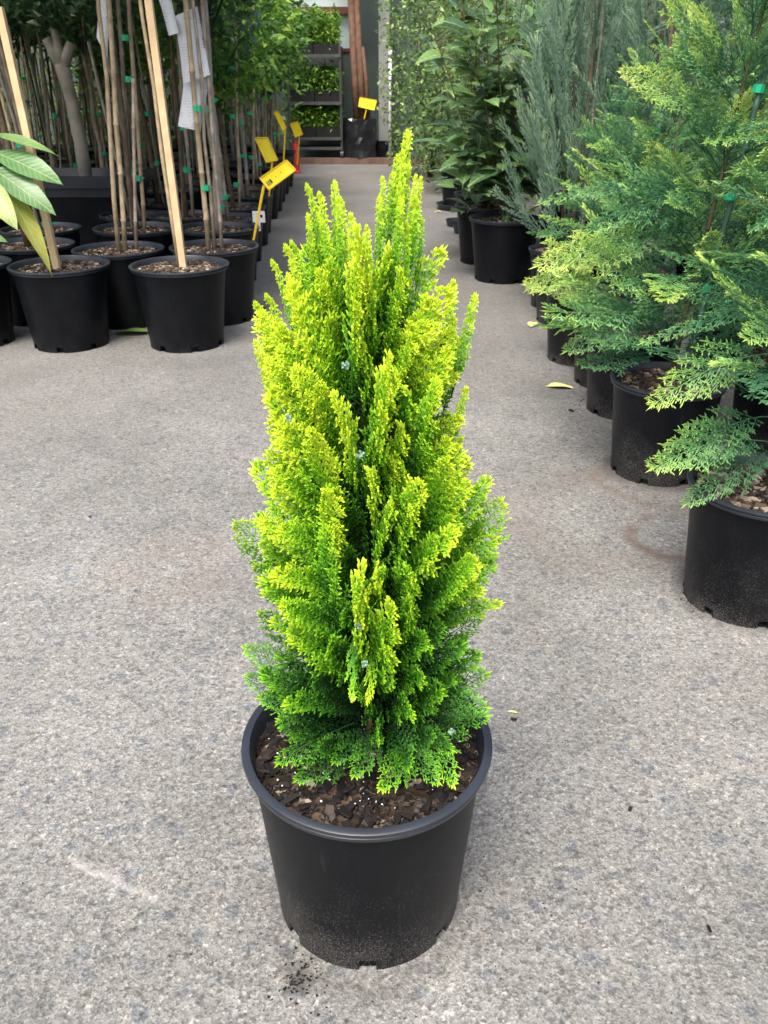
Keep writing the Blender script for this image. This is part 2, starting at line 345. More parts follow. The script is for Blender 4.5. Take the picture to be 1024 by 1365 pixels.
def papermat():
    m, t, out = newmat('printed_paper')
    p = N(t, 'ShaderNodeBsdfPrincipled', Roughness=.6)
    tc = N(t, 'ShaderNodeTexCoord'); wv = N(t, 'ShaderNodeTexWave', Scale=28.0, Distortion=0.0); wv.bands_direction = 'Z'
    t.links.new(tc.outputs['Object'], wv.inputs['Vector'])
    no = N(t, 'ShaderNodeTexNoise', Scale=30.0, Detail=3.0); t.links.new(tc.outputs['Object'], no.inputs['Vector'])
    a = ramp(t, [(.75, 0.0), (.85, 1.0)]); t.links.new(wv.outputs[0], a.inputs[0])
    b = ramp(t, [(.5, 0.0), (.62, 1.0)]); t.links.new(no.outputs[0], b.inputs[0])
    c = mixc(t, math_(t, 'MULTIPLY', math_(t, 'MULTIPLY', a.outputs[0], b.outputs[0]), .45), (.86,.89,.93), (.35,.38,.45))
    t.links.new(c, p.inputs['Base Color'])
    tr = N(t, 'ShaderNodeBsdfTranslucent'); t.links.new(c, tr.inputs[0])
    mx = N(t, 'ShaderNodeMixShader'); mx.inputs[0].default_value = .35
    t.links.new(p.outputs[0], mx.inputs[1]); t.links.new(tr.outputs[0], mx.inputs[2]); t.links.new(mx.outputs[0], out.inputs[0]); return m
M['paper'] = papermat()

# ------------------------------------------------------------------ setting: ground
g = MB(); g.add([(-80,-40,0),(80,-40,0),(80,120,0),(-80,120,0)], [(0,1,2,3)])
tag(g.build('ground', M['ground']), 'worn grey speckled concrete paving of the nursery aisle', 'ground', kind='structure')

# ------------------------------------------------------------------ shared piece meshes
def spray(name, mat, L, n1, a1, env, d2, a2, l2, l3, w, seed, bend=0.0, curl=0.0, zj=.25, wob=.04, both3=True, stemw=1.6, start=.06, edge=0.0, a3k=.65):
    r = random.Random(seed); mb = MB()
    def pos(t): return Vector((L*t*(1-.15*abs(bend)*t), L*curl*t*t + L*wob*math.sin(3*t+seed), L*bend*t*t))
    def T(t):
        e = .02; return (pos(min(1, t+e)) - pos(max(0, t-e))).normalized()
    ns = 9
    for i in range(ns):
        mb.tube([pos(i/ns), pos((i+1)/ns)], [w*.55*(1.15-.9*i/ns), w*.55*(1.15-.9*(i+1)/ns)], 4, .05+.6*i/ns, False)
    mb.cord(pos(.93), pos(1)+T(1)*l2, w*1.5, .8, 1.0)
    def branch(t, sgn):
        b0 = pos(t); d = T(t); nrm = Vector((0,0,1)); pl = nrm.cross(d).normalized()
        nn = d.cross(pl).normalized()
        ang = a1*(1+r.uniform(-.2,.2)); ln = env(t)*L*r.uniform(.78,1.12)
        if ln < l2*.5: ln = l2*.5
        k = max(2, int(ln/d2)); zt = r.uniform(-zj, zj)
        prev = b0; pts = [b0]; dirs = []
        for j in range(k):
            s = j/k; a = ang*(1 - .45*s)
            dd = (d*math.cos(a) + pl*sgn*math.sin(a) + nn*(zt + bend*.6*s)).normalized()
            prev = prev + dd*(ln/k); pts.append(prev); dirs.append(dd)
        for j in range(k):
            s = j/k; cv = min(1, .55*t + .3*s)
            mb.cord(pts[j], pts[j+1] + dirs[j]*l2*.25, w*1.15, cv, cv+.1)
            for sg in (1, -1):
                dd = dirs[j]; p2 = nn.cross(dd).normalized()
                a = a2*(1+r.uniform(-.25,.25)); z2 = r.uniform(-zj, zj)*1.3
                e = (dd*math.cos(a) + p2*sg*math.sin(a) + nn*z2).normalized()
                l = l2*(1-.45*s)*r.uniform(.7,1.15)
                o = pts[j] + dd*(ln/k)*r.uniform(.1,.7)
                c0 = .5*t + .25*s; q = o + e*l
                mb.cord(o, q, w, c0, c0+.25)
                if l3:
                    for s3 in ((1,-1) if both3 else (1,)):
                        a3 = a3k*(1+r.uniform(-.3,.3)); pp = nn.cross(e).normalized()
                        f = (e*math.cos(a3) + pp*s3*math.sin(a3) + nn*r.uniform(-zj,zj)).normalized()
                        oo = o + e*l*r.uniform(.3,.6); mb.cord(oo, oo+f*l3*r.uniform(.7,1.2), w*.95, c0+.08, c0+.30)
        mb.cord(pts[-1]-dirs[-1]*l2*.2, pts[-1]+dirs[-1]*l2*.7, w*1.15, .5*t+.3, .5*t+.5)
    for i in range(n1):
        t = start + (.97-start)*(i+.5)/n1
        branch(t, 1); branch(min(.98, t+.4/n1), -1)
    if edge: mb.c = [min(1.2, max(-.3, c + edge*(v[1]/L))) for c, v in zip(mb.c, mb.v)]
    return mb.mesh(name, mat)

def leafmesh(name, mat, L, Wd, fold=.25, droop=.25, n=6, tipv=.5, seed=0, petiole=.12):
    r = random.Random(seed); mb = MB(); vs = []; cs = []
    for i in range(n+1):
        t = i/n; hw = Wd*.5*(math.sin(math.pi*min(1, t**.85)))**.75 if 0 < i < n else .0006
        x = L*(petiole + t*(1-petiole)); z = -droop*L*t*t; wv = .04*Wd*math.sin(7*t+seed)
        vs += [(x, -hw, z + fold*hw + wv), (x, 0, z), (x, hw, z + fold*hw - wv)]; cs += [tipv+.06, tipv-.03, tipv+.06]
    fs = []
    for i in range(n):
        a = i*3; fs += [(a, a+3, a+4, a+1), (a+1, a+4, a+5, a+2)]
    mb.add(vs, fs, cs)
    mb.tube([(0,0,0), (L*petiole*1.02, 0, 0)], L*.008, 3, tipv, False)
    me = mb.mesh(name, mat, True); return me

GOLD = [spray('frond', M['gold'], .15, 12, R(25), lambda t: .40*(1-t)**.65*min(1, .45+t*3), .0068, R(29), .0112, .0062, .0023, 20+i, bend=[-.1,.1,0,.14,-.05,.05][i], curl=[.12,.04,.2,-.04,.1,.06][i], zj=.22, start=.08, edge=.8, a3k=.45) for i in range(6)]
GOLDFLAT = [spray('frond', M['gold'], .15, 9, R(44), lambda t: .52*(1-t)**.8*min(1, .3+t*3), .0092, R(44), .0115, .0045, .0026, 50+i, bend=-.16, curl=.1*(i-1), zj=.09, start=.14) for i in range(3)]
GOLDTIP = [spray('frond', M['gold'], .12, 8, R(19), lambda t: .26*(1-t)**.5*min(1, .5+t*3), .0058, R(32), .0085, .0050, .0025, 80+i, curl=.12*(i-1), zj=.3, start=.1) for i in range(3)]
CYP = [spray('frond', M['cyp'], .36, 11, R(40), lambda t: .42*(1-t)**.8*min(1, .3+t*2.6), .0165, R(33), .028, .014, .0036, 110+i, bend=[-.22,-.05,-.35,.1][i], curl=[.1,-.15,.2,-.05][i], zj=.26, start=.12) for i in range(4)]
CYPLONG = [spray('frond', M['cyp'], .50, 11, R(25), lambda t: .17*(1-t)**.6*min(1, .35+t*2), .020, R(26), .027, .013, .0038, 140+i, bend=[-.3,-.12][i], curl=[.15,-.1][i], zj=.22, start=.15) for i in range(2)]
BLUE = [spray('frond', M['blue'], .42, 10, R(17), lambda t: .40*(1-t)**.5*min(1, .4+t*2), .020, R(17), .036, .0, .0034, 170+i, curl=[.12,-.1,.05][i], bend=[.1,-.05,0][i], zj=.25, start=.06) for i in range(3)]
LEAF = [leafmesh('leaf', M['leaf'], .125, .050, .3, .25, 6, .45, i) for i in range(3)] + [leafmesh('leaf', M['leaf'], .105, .048, .15, .45, 6, .5, 5)]

def chip_meshes():
    out = []
    for i in range(7):
        r = random.Random(300+i); bm = bmesh.new(); bmesh.ops.create_cube(bm, size=1)
        bmesh.ops.subdivide_edges(bm, edges=bm.edges[:4], cuts=1)
        for v in bm.verts:
            v.co += Vector((r.uniform(-.22,.22), r.uniform(-.2,.2), r.uniform(-.25,.25)))
            v.co.x *= .019; v.co.y *= .010; v.co.z *= .005
        bmesh.ops.triangulate(bm, faces=bm.faces); me = bpy.data.meshes.new('bark_chip'); bm.to_mesh(me); bm.free()
        at = me.attributes.new('tip', 'FLOAT', 'POINT'); me.materials.append(M['chip']); out.append(me)
    return out
CHIP = chip_meshes()

class PotKit:
    def __init__(s, W_, H, mat, base=.75, wall=.885, segs=70, flk=1.0, sd=.036):
        s.W, s.H = W_, H; r0 = W_/2; rw = r0*wall; rb = r0*base
        nh = .018*W_/.31; fl = .018*W_/.31*flk
        prof = [(rb, .0), (rb+.0004, nh), (rb+(rw-rb)*.35, H*.38), (rb+(rw-rb)*.7, H*.72), (rw, H-fl)]
        mb = MB(); mb.lathe(prof, segs, 0, lambda i, k: i == 0 and (k % 10) in (0, 1))
        # inner shell, underside and notch reveals
        ib = len(mb.v); inn = [(rb-.004, .0), (rb-.0036, nh), (rw-.004, H-fl)]
        mb.lathe(inn, segs, 0, lambda i, k: i == 0 and (k % 10) in (0, 1))
        n = segs
        for k in range(n):
            k2 = (k+1) % n
            if (k % 10) not in (0, 1): mb.f.append((k, ib+k, ib+k2, k2))
            else: mb.f.append((n+k, ib+n+k, ib+n+k2, n+k2))
            if k % 10 == 0: mb.f.append((k, n+k, ib+n+k, ib+k))
            if k % 10 == 2: mb.f.append((k, ib+k, ib+n+k, n+k))
        mb.lathe([(rb-.0045, .002), (rb-.016, .0022), (rb-.0165, nh*1.15), (.0005, nh*1.15)], segs)
        s.pot = mb.mesh('pot', mat, sharp=35)
        rm = MB(); t = fl
        rm.lathe([(rw-.003, H-t*1.02), (r0*.955, H-t*1.02), (r0*.975, H-t), (r0*.985, H-t*.62), (r0*.972, H-t*.5), (r0*.985, H-t*.4), (r0, H-t*.3), (r0*.998, H-t*.08), (r0*.985, H), (r0*.935, H), (r0*.925, H-.003), (rw-.006, H-fl*1.3), (rb+(rw-rb)*.72-.006, H-.075*W_/.31)], segs)
        s.rim = rm.mesh('rim', M['rim'], sharp=40)
        s.soils = []
        for q in range(2):
            so_ = MB(); r = random.Random(q+5); nr, na = 7, 28; zs = H-sd*W_/.31
            vs = [(0, 0, zs+.012)]
            for i in range(1, nr+1):
                for k in range(na):
                    a = 2*math.pi*k/na; rr = rw*.975*i/nr
                    vs.append((rr*math.cos(a), rr*math.sin(a), zs+.012*(1-(i/nr)**2)+r.uniform(-.003,.003)))
            fs = [(0, 1+k, 1+(k+1)%na) for k in range(na)]
            for i in range(nr-1):
                for k in range(na):
                    k2 = (k+1)%na; fs.append((1+i*na+k, 1+(i+1)*na+k, 1+(i+1)*na+k2, 1+i*na+k2))
            so_.add(vs, fs); s.soils.append(so_.mesh('soil', M['soil'], True))
        s.zs = H-sd*W_/.31; s.rw = rw
        # a joined layer of chips and crumbs for the smaller pots
        lm = MB(); r = random.Random(int(W_*1000)); 
        for i in range(260):
            a = r.uniform(0, 6.283); rr = rw*.93*math.sqrt(r.random()); c = Vector((rr*math.cos(a), rr*math.sin(a), s.zs+.010*(1-(rr/rw)**2)+.003))
            e = Matrix.Rotation(r.uniform(0,6.28), 3, 'Z') @ Matrix.Rotation(r.uniform(-.5,.5), 3, 'X'); sx = r.uniform(.008,.026); sy = sx*r.uniform(.3,.7); sz = .004
            cv = r.random()
            vs = [c + e @ Vector((x*sx*.5*r.uniform(.7,1.1), y*sy*.5, z*sz)) for x in (-1,1) for y in (-1,1) for z in (-.6,1)]
            lm.add(vs, [(0,1,3,2),(4,6,7,5),(0,4,5,1),(2,3,7,6),(1,5,7,3),(0,2,6,4)], cv)
        s.litter = lm.mesh('bark_litter', M['litter'])
    def fill(s, parent, rz=0.0, litter=True):
        p = put('pot', s.pot, parent); p.rotation_euler.z = rz
        rm = put('rim', s.rim, p)
        so_ = put('soil', rng.choice(s.soils), parent); so_.rotation_euler.z = U(0, 6)
        if litter:
            l = put('bark_litter', s.litter, so_); l['kind'] = 'stuff'
        return p, so_
P31 = PotKit(.31, .272, M['pot'], base=.79, wall=.935, flk=.85, sd=.026)
P40 = PotKit(.40, .328, M['potclean'], base=.76, wall=.93, flk=.7, sd=.020)

def tie(parent, p, d, r, h=.018, name='tie'):
    mb = MB(); d = Vector(d).normalized(); mb.tube([Vector(p)-d*h/2, Vector(p)+d*h/2], r, 8)
    s = d.orthogonal().normalized(); mb.tube([Vector(p)+s*r*.8, Vector(p)+s*(r+.014)], [h*.3, h*.22], 5)
    return mb.build(name, M['tie'], parent)
def stake(parent, a, b, r, mat, square=False, name='stake', nodes=True):
    a, b = Vector(a), Vector(b); mb = MB()
    if square:
        d = (b-a).normalized(); x = Vector((1,0,0)); u = (x-d*d.dot(x)).normalized(); v = d.cross(u)
        vs = [p+u*sx*r+v*sy*r for p in (a, b) for sx, sy in ((-1,-1),(1,-1),(1,1),(-1,1))]
        mb.add(vs, [(0,1,5,4),(1,2,6,5),(2,3,7,6),(3,0,4,7),(0,3,2,1),(4,5,6,7)]); return mb.build(name, mat, parent)
    L = (b-a).length; n = max(3, int(L/.17)); pts = []; rs = []
    for i in range(n+1):
        t = i/n; p = a.lerp(b, t) + Vector((U(-.003,.003), U(-.003,.003), 0))
        e = (b-a).normalized()*.006
        if 0 < i < n and nodes: pts += [p-e, p, p+e]; rs += [r*.95, r*1.28, r*.95]
        else: pts.append(p); rs.append(r)
    mb.tube(pts, rs, 7); return mb.build(name, mat, parent, True)

def scatter_leaves(mb, n, inside, lo, hi, size, rr, upv=.4, ratio=.45):
    """many small folded leaves spread through a volume"""
    k = 0; guard = 0
    while k < n and guard < n*12:
        guard += 1
        p = Vector((rr.uniform(lo[0],hi[0]), rr.uniform(lo[1],hi[1]), rr.uniform(lo[2],hi[2])))
        if not inside(p): continue
        k += 1
        d = Vector((rr.gauss(0,1), rr.gauss(0,1), rr.gauss(0,.7))).normalized()
        nn = Vector((rr.gauss(0,.6), rr.gauss(0,.6), upv+rr.random())); nn = (nn-d*d.dot(nn)).normalized(); y = nn.cross(d)
        L = size*rr.uniform(.6,1.25); w = L*ratio*.5; cv = min(1, max(0, rr.gauss(.45,.24)))
        mb.add([p, p+d*L*.45+y*w+nn*w*.35, p+d*L-nn*L*.15, p+d*L*.45-y*w+nn*w*.35, p+d*L*.5], [(0,4,1),(4,2,1),(0,3,4),(4,3,2)], cv)

# ------------------------------------------------------------------ hero: golden conifer in black pot
HX, HY = -.021, .815
hero = thing('potted_golden_conifer', 'bright yellow-green dwarf conifer in black plastic pot, alone on the open concrete', 'conifer', (HX, HY, 0))
hp, hs = P31.fill(hero, R(-90-5), litter=False)
for i in range(270):
    a = U(0, 6.283); rr = .136*math.sqrt(U(.02,1)); sc = U(.35,1.05)
    m = Matrix.Translation((rr*math.cos(a), rr*math.sin(a), P31.zs+.012*(1-(rr/.144)**2)+U(.000,.005))) @ Matrix.Rotation(U(0,6.28),4,'Z') @ Matrix.Rotation(U(-.5,.5),4,'X') @ Matrix.Rotation(U(-.4,.4),4,'Y') @ Matrix.Diagonal((sc, sc*U(.7,1.3), sc, 1))
    put('bark_chip', rng.choice(CHIP), hs, mat4=m)
mb = MB()
for i in range(80):
    a = U(0,6.283); rr = .13*math.sqrt(U(0,1)); c = Vector((rr*math.cos(a), rr*math.sin(a), P31.zs+.012*(1-(rr/.144)**2)+.006)); q = U(.0008,.0019)
    mb.add([c+Vector(v)*q for v in ((1,0,0),(-1,0,0),(0,1,0),(0,-1,0),(0,0,1),(0,0,-1))], [(0,2,4),(2,1,4),(1,3,4),(3,0,4),(2,0,5),(1,2,5),(3,1,5),(0,3,5)])
mb.build('perlite_grains', M['perlite'], hs)['kind'] = 'stuff'
mb = MB()
for i in range(1500):
    a = U(0,6.283); rr = .139*math.sqrt(U(0,1)); c = Vector((rr*math.cos(a), rr*math.sin(a), P31.zs+.012*(1-(rr/.144)**2)+U(.001,.006))); q = U(.0012,.0042)
    e = Matrix.Rotation(U(0,6.28), 3, 'Z') @ Matrix.Rotation(U(-1,1), 3, 'X')
    mb.add([c+e @ (Vector(v)*q) for v in ((1.6,0,0),(-1.1,.5,0),(-.9,-.6,0),(0,0,.8))], [(0,1,3),(1,2,3),(2,0,3),(0,2,1)], U(0,1))
mb.build('soil_crumbs', M['chip'], hs)['kind'] = 'stuff'

SX = .008                        # stem foot, local to the pot centre
PROF = [(.25,-.08,.07),(.31,-.125,.105),(.37,-.135,.105),(.41,-.135,.095),(.46,-.118,.108),(.52,-.128,.122),(.578,-.142,.124),(.613,-.135,.112),(.66,-.124,.09),(.693,-.122,.080),(.752,-.126,.078),(.81,-.112,.066),(.846,-.092,.040),(.88,-.066,.034),(.915,-.042,.028),(.953,-.0,.02),(1.0,.008,.012)]
def prof(z):
    for a, b in zip(PROF, PROF[1:]):
        if z <= b[0]:
            t = max(0, (z-a[0])/(b[0]-a[0])); return a[1]+(b[1]-a[1])*t-HX, a[2]+(b[2]-a[2])*t-HX
    return PROF[-1][1]-HX, PROF[-1][2]-HX
def axis(z):
    l, r = prof(z); t = min(1, max(0, (z-.25)/.3)); return SX*(1-t)+(l+r)/2*t
tr = MB(); tr.tube([(SX,0,.225),(SX+.002,.004,.34),(axis(.5),0,.5),(axis(.7),0,.7),(axis(.82),0,.82)], [.011,.009,.007,.005,.002], 8)
for i in range(16):
    z = .29+.022*i; a = U(0,6.28); q = Vector((axis(z),0,z)); tr.tube([q, q+Vector((math.cos(a)*.03, math.sin(a)*.03,.03)), q+Vector((math.cos(a)*.035, math.sin(a)*.035,.06))], [.003,.0025,.0015], 5)
tr.build('trunk', M['redbark'], hero, True)
def frond(parent, me, base, tip, nrm, ref, col=.5, width=1.0):
    base, tip = Vector(base), Vector(tip); d = tip-base; s = d.length/ref
    o = put('frond', me, parent, mat4=basis(base, d, nrm) @ Matrix.Diagonal((s, s*width, s*width, 1)))
    o.color = (col, col, col, 1); return o
rng.seed(11)
PLATES = [-172,-146,-124,-84,-60,-32,-4,30,64,100,136]
cnt = 0
for k in range(186):
    u = (k+.5)/186; z = .335 + .525*(u**.92) + U(-.012,.012)
    ph = R(PLATES[(k*4) % 11] + 7*math.sin(z*9) + U(-6,6)); deg = math.degrees(ph)
    if -118 < deg < -92 and .45 < z < .76: ph -= R(14)
    l, r = prof(z); ax = axis(z); cx, sx_ = math.cos(ph), math.sin(ph)
    Rr = (r-ax if cx > 0 else ax-l)*cx*cx + (r-l)/2*sx_*sx_
    fac = (U(.82,1.0) if k % 4 else U(.45,.8))*(1-.14*max(0, min(1, (z-.6)/.12)))
    h = (z-.3)/.65
    tip = Vector((ax+Rr*fac*cx, Rr*fac*sx_*1.0, z+U(0,.015)))
    lean = R(38)*(1-h)+R(12) + R(U(-8,8)); ln = U(.125,.19)*(1-.15*h)
    d = Vector((cx*math.sin(lean), sx_*math.sin(lean), math.cos(lean)))
    base = tip-d*ln
    bx = Vector((axis(max(.27, base.z)), 0, base.z)); off = base-bx
    if off.x*cx+off.y*sx_ < .004: base = bx + Vector((cx, sx_, 0))*.006
    base.z = max(base.z, .25)
    tn = Vector((-sx_, cx, 0)) + Vector((cx, sx_, 0))*U(-.28,.28)
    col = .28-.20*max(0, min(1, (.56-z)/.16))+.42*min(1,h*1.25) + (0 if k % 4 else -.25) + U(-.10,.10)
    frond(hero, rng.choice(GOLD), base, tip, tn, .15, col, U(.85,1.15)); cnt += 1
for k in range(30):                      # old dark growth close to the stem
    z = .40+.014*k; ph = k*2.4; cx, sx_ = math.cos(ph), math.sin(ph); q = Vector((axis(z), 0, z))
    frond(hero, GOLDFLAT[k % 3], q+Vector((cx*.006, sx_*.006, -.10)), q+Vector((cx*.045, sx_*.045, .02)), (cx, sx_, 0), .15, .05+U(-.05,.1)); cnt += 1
# leaders and tips that stand clear of the outline: (tip px, base px, depth offset)
for (tx, ty, bx, by, dy) in [(531,180,524,330,0),(543,206,530,330,-.01),(521,212,518,330,.015),(559,240,542,350,.0),(508,240,508,345,-.015),(563,268,545,390,-.02),(540,250,530,370,-.035),(525,270,520,390,-.04),(403,292,425,420,0),(398,325,420,440,-.02),(448,268,455,390,-.015),(462,268,462,390,.0),(418,250,438,380,.01),(376,372,408,490,-.03),(388,352,415,470,.0),(366,395,398,510,.01),(345,435,388,550,-.02),(428,275,440,385,.02),(487,305,492,420,-.03),(552,268,542,380,.015),(535,222,528,335,.01),(343,480,380,590,.02),(612,425,592,540,-.02),(552,238,535,360,-.01),(514,235,512,350,.01),(497,268,503,380,-.02),(437,250,450,400,0),(410,292,432,420,.01),(424,262,440,390,-.015),(465,290,470,420,-.03),
        (372,350,405,470,0),(352,405,392,530,.01),(332,462,375,580,0),(601,378,585,500,0),(621,396,600,530,.005),(617,455,590,570,.01),(618,520,585,630,0),(567,292,556,400,0),(548,300,540,420,-.03),(392,330,420,460,-.02),(480,330,488,470,-.06)]:
    t = ony(tx, ty, HY+dy); b = ony(bx, by, HY+dy); h = Vector((HX, HY, 0))
    frond(hero, rng.choice(GOLDTIP), b-h, t-h, (U(-.5,.5), 1, 0), .12, .80+U(-.08,.08), U(.6,.85)); cnt += 1
# edge-on plates in front, hanging yellow strips, low side sprays
for (tx, ty, bx, by, dy, nx, ny, col, fl) in [
        (462,330,470,520,-.085,1,.25,.8,0),(500,300,500,470,-.09,1,-.1,.8,0),(505,470,500,640,-.105,1,.1,.78,0),(470,520,478,660,-.10,1,-.15,.75,0),(560,520,552,660,-.09,.7,.5,.72,0),(545,620,520,760,-.10,.8,.4,.65,0),
        (470,745,480,890,-.11,1,.2,.72,0),(500,800,495,930,-.115,1,-.2,.62,0),(425,640,440,780,-.09,.5,.8,.66,0),(415,560,435,700,-.085,.4,.9,.72,0),(425,720,450,850,-.1,.5,.8,.55,0),(590,600,560,730,-.07,.4,.9,.7,0),
        (672,658,595,760,0,.1,1,.66,1),(640,640,575,770,.01,0,1,.6,1),(655,700,570,800,-.01,.1,1,.6,1),(640,760,560,850,-.02,.1,1,.52,1),(630,820,555,890,-.03,.2,1,.45,1),
        (325,680,385,790,0,-.2,1,.62,1),(345,740,410,830,-.01,-.1,1,.55,1),(352,800,420,880,-.02,0,1,.5,1),(330,862,430,905,-.01,0,.5,.36,1),(330,908,440,925,-.03,.1,.6,.32,1),(352,930,450,940,-.05,0,.6,.26,1),
        (642,895,545,945,-.02,-.1,.8,.38,1),(640,930,545,955,-.05,-.1,.6,.3,1),(640,955,550,965,-.07,0,.5,.28,1),(368,1003,470,960,-.085,0,.3,.36,1),(400,1035,480,985,-.10,.1,.4,.26,1),
        (520,1050,545,985,-.125,.9,.3,.55,1),(612,1040,555,960,-.10,.3,.5,.55,1),(580,1040,520,965,-.11,.1,.6,.3,1),(450,1010,500,960,-.10,0,.5,.25,1),(600,1000,520,950,-.08,0,.5,.3,1),(480,1030,505,965,-.115,.4,.5,.3,1),(545,1015,510,950,-.115,-.3,.6,.28,1),
        (500,935,498,820,-.12,.9,.3,.6,0),(470,930,480,820,-.115,.6,.6,.5,0)]:
    t = ony(tx, ty, HY+dy); b = ony(bx, by, HY+dy*.5 if by < 900 else HY+dy*.35); h = Vector((HX, HY, 0))
    if b.z < .252: b.z = .252
    if t.z < .256: t.z = .256
    frond(hero, rng.choice(GOLDFLAT if fl else GOLD), b-h, t-h, (nx, -ny, .8) if by > 880 else (nx, ny, 0), .15, col); cnt += 1
cm = MB()
for i in range(7):
    a = i*2.4; e = Vector((math.cos(a)*math.sin(.5+i*.3), math.sin(a)*math.sin(.5+i*.3), math.cos(.5+i*.3))); cm.cord(Vector((0,0,0)), e*.0048, .0042, 0, 1, .6)
cmesh = cm.mesh('seed_cone', M['cone'])
for (px, py, dy) in [(461,487,-.10),(460,583,-.085),(481,606,-.10),(486,885,-.125),(602,975,-.1),(478,835,-.12),(384,557,-.07)]:
    c = ony(px, py, HY+dy)-Vector((HX,HY,0)); o = put('seed_cone', cmesh, hero, c); o.rotation_euler = (U(0,3),U(0,3),U(0,3))

# ------------------------------------------------------------------ right row: green cypresses in black pots
rng.seed(21)
def cypress(label, x, y, kit, height, n, reach, yel=.5, lean=(0,0), stake_=True, zlow=.05, group='cypresses in black pots along the right of the aisle', long_=.25, hand=()):
    t = thing('potted_cypress', label, 'conifer', (x, y, 0), group)
    kit.fill(t, U(0,6))
    z0 = kit.zs; H = height
    trk = MB(); pts = [Vector((lean[0]*(i/6)**1.0, lean[1]*i/6, z0-.02+(H-z0)*i/6)) + Vector((U(-.006,.006), U(-.006,.006), 0)) for i in range(7)]
    trk.tube(pts, [.008-.0010*i for i in range(7)], 7); trk.build('trunk', M['twig'], t, True)
    if stake_:
        a = Vector((.02, -.04, z0-.05)); b = Vector((lean[0]*1.02+.03, lean[1]-.05, H+.05)); stake(t, a, b, .0068, M['greenstake'])
        for f in (.25, .42, .6, .78, .93): tie(t, a.lerp(b, f)+Vector((-.006, 0, 0)), b-a, .014, .018)
    for k in range(n):
        u = (k+.5)/n; z = z0+zlow+(H-z0-.02)*u*.97; f = u*6; i = min(5, int(f)); c = pts[i].lerp(pts[i+1], f-i); c.z = z
        ph = k*2.39996+U(-.3,.3); el = R(U(2,44)+24*u)
        ln = reach*(1-.55*u)*U(.75,1.15)
        d = Vector((math.cos(ph)*math.cos(el), math.sin(ph)*math.cos(el), math.sin(el)))
        nn = Vector((U(-.8,.8), U(-.8,.8), 1)); lg = rng.random() < long_
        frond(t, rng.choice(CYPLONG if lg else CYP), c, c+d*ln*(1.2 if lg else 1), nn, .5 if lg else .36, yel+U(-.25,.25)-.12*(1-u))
    for (bx, by, tx, ty, Yb, Yt, nn, col, lg) in hand:
        b = ony(bx, by, Yb)-Vector((x,y,0)); q = ony(tx, ty, Yt)-Vector((x,y,0))
        frond(t, rng.choice(CYPLONG if lg else CYP), b, q, nn, .5 if lg else .36, col)
    return t
cypress('green cypress with low drooping sprays in the black pot beside the brown ring stain', .775, 1.56, P31, 1.25, 80, .30, .48, (.10,.05), False, zlow=.16,
    hand=[(1030,590,886,580,1.56,1.45,(0,-.6,1),.5,0),(1050,600,925,612,1.56,1.48,(.2,-.7,1),.42,0),(1030,560,900,545,1.6,1.5,(0,-.6,1),.55,0),(1040,470,880,500,1.6,1.5,(0,-.7,.8),.62,0),(1040,400,870,470,1.6,1.55,(0,-.8,.6),.5,1)])
cypress('cypress tied to a dark green stake with bright green ties in a squat black pot', .776, 2.235, P31, 1.45, 100, .40, .56, (.12,.03), True,
    hand=[(885,470,783,492,2.2,2.1,(0,-.7,1),.28,0),(890,430,775,410,2.2,2.1,(0,-.7,.7),.45,0),(895,390,760,330,2.2,2.15,(0,-.8,.6),.75,0),(900,330,740,290,2.2,2.15,(0,-.8,.5),.8,0),(905,300,700,320,2.25,2.2,(0,-.6,1),.7,1),(910,250,735,230,2.25,2.2,(0,-.8,.4),.5,1),(930,160,850,80,2.25,2.2,(0,-1,.3),.85,0),(940,120,940,10,2.25,2.2,(0,-1,.1),.85,0),(930,220,1010,130,2.25,2.2,(0,-1,.2),.8,0),(930,250,1020,270,2.25,2.2,(0,-1,.3),.82,0)])
cypress('cypress growing in the third black pot counted from the brown ring stain', .812, 2.735, P31, .92, 56, .34, .56, (.05,.0), False, zlow=.16,
    hand=[(820,420,720,330,2.7,2.65,(0,-.9,.5),.75,0),(820,400,715,360,2.7,2.65,(0,-.9,.5),.8,0)])
cypress('cypress growing in the fourth black pot counted from the brown ring stain', .828, 3.03, P31, .85, 44, .30, .52, (.02,.0), True, zlow=.18)
cypress('cypress in the fifth black pot counted from the brown ring stain', .778, 3.32, P31, .78, 30, .26, .46, (.06,.02), False, zlow=.18)
rng.seed(31)
for (x, y, hh, ye) in [(1.16,1.95,1.7,.62),(1.20,2.45,1.75,.72),(1.42,2.95,1.6,.55),(1.35,3.3,1.2,.5),(1.60,2.2,1.8,.6),(1.65,2.8,1.8,.6)]:
    cypress('cypress in a black pot in the crowded rank behind the front row of cypresses', x, y, P31, hh, 50, .42, ye, (U(-.05,.05), 0), False, group='cypresses behind the right front row')

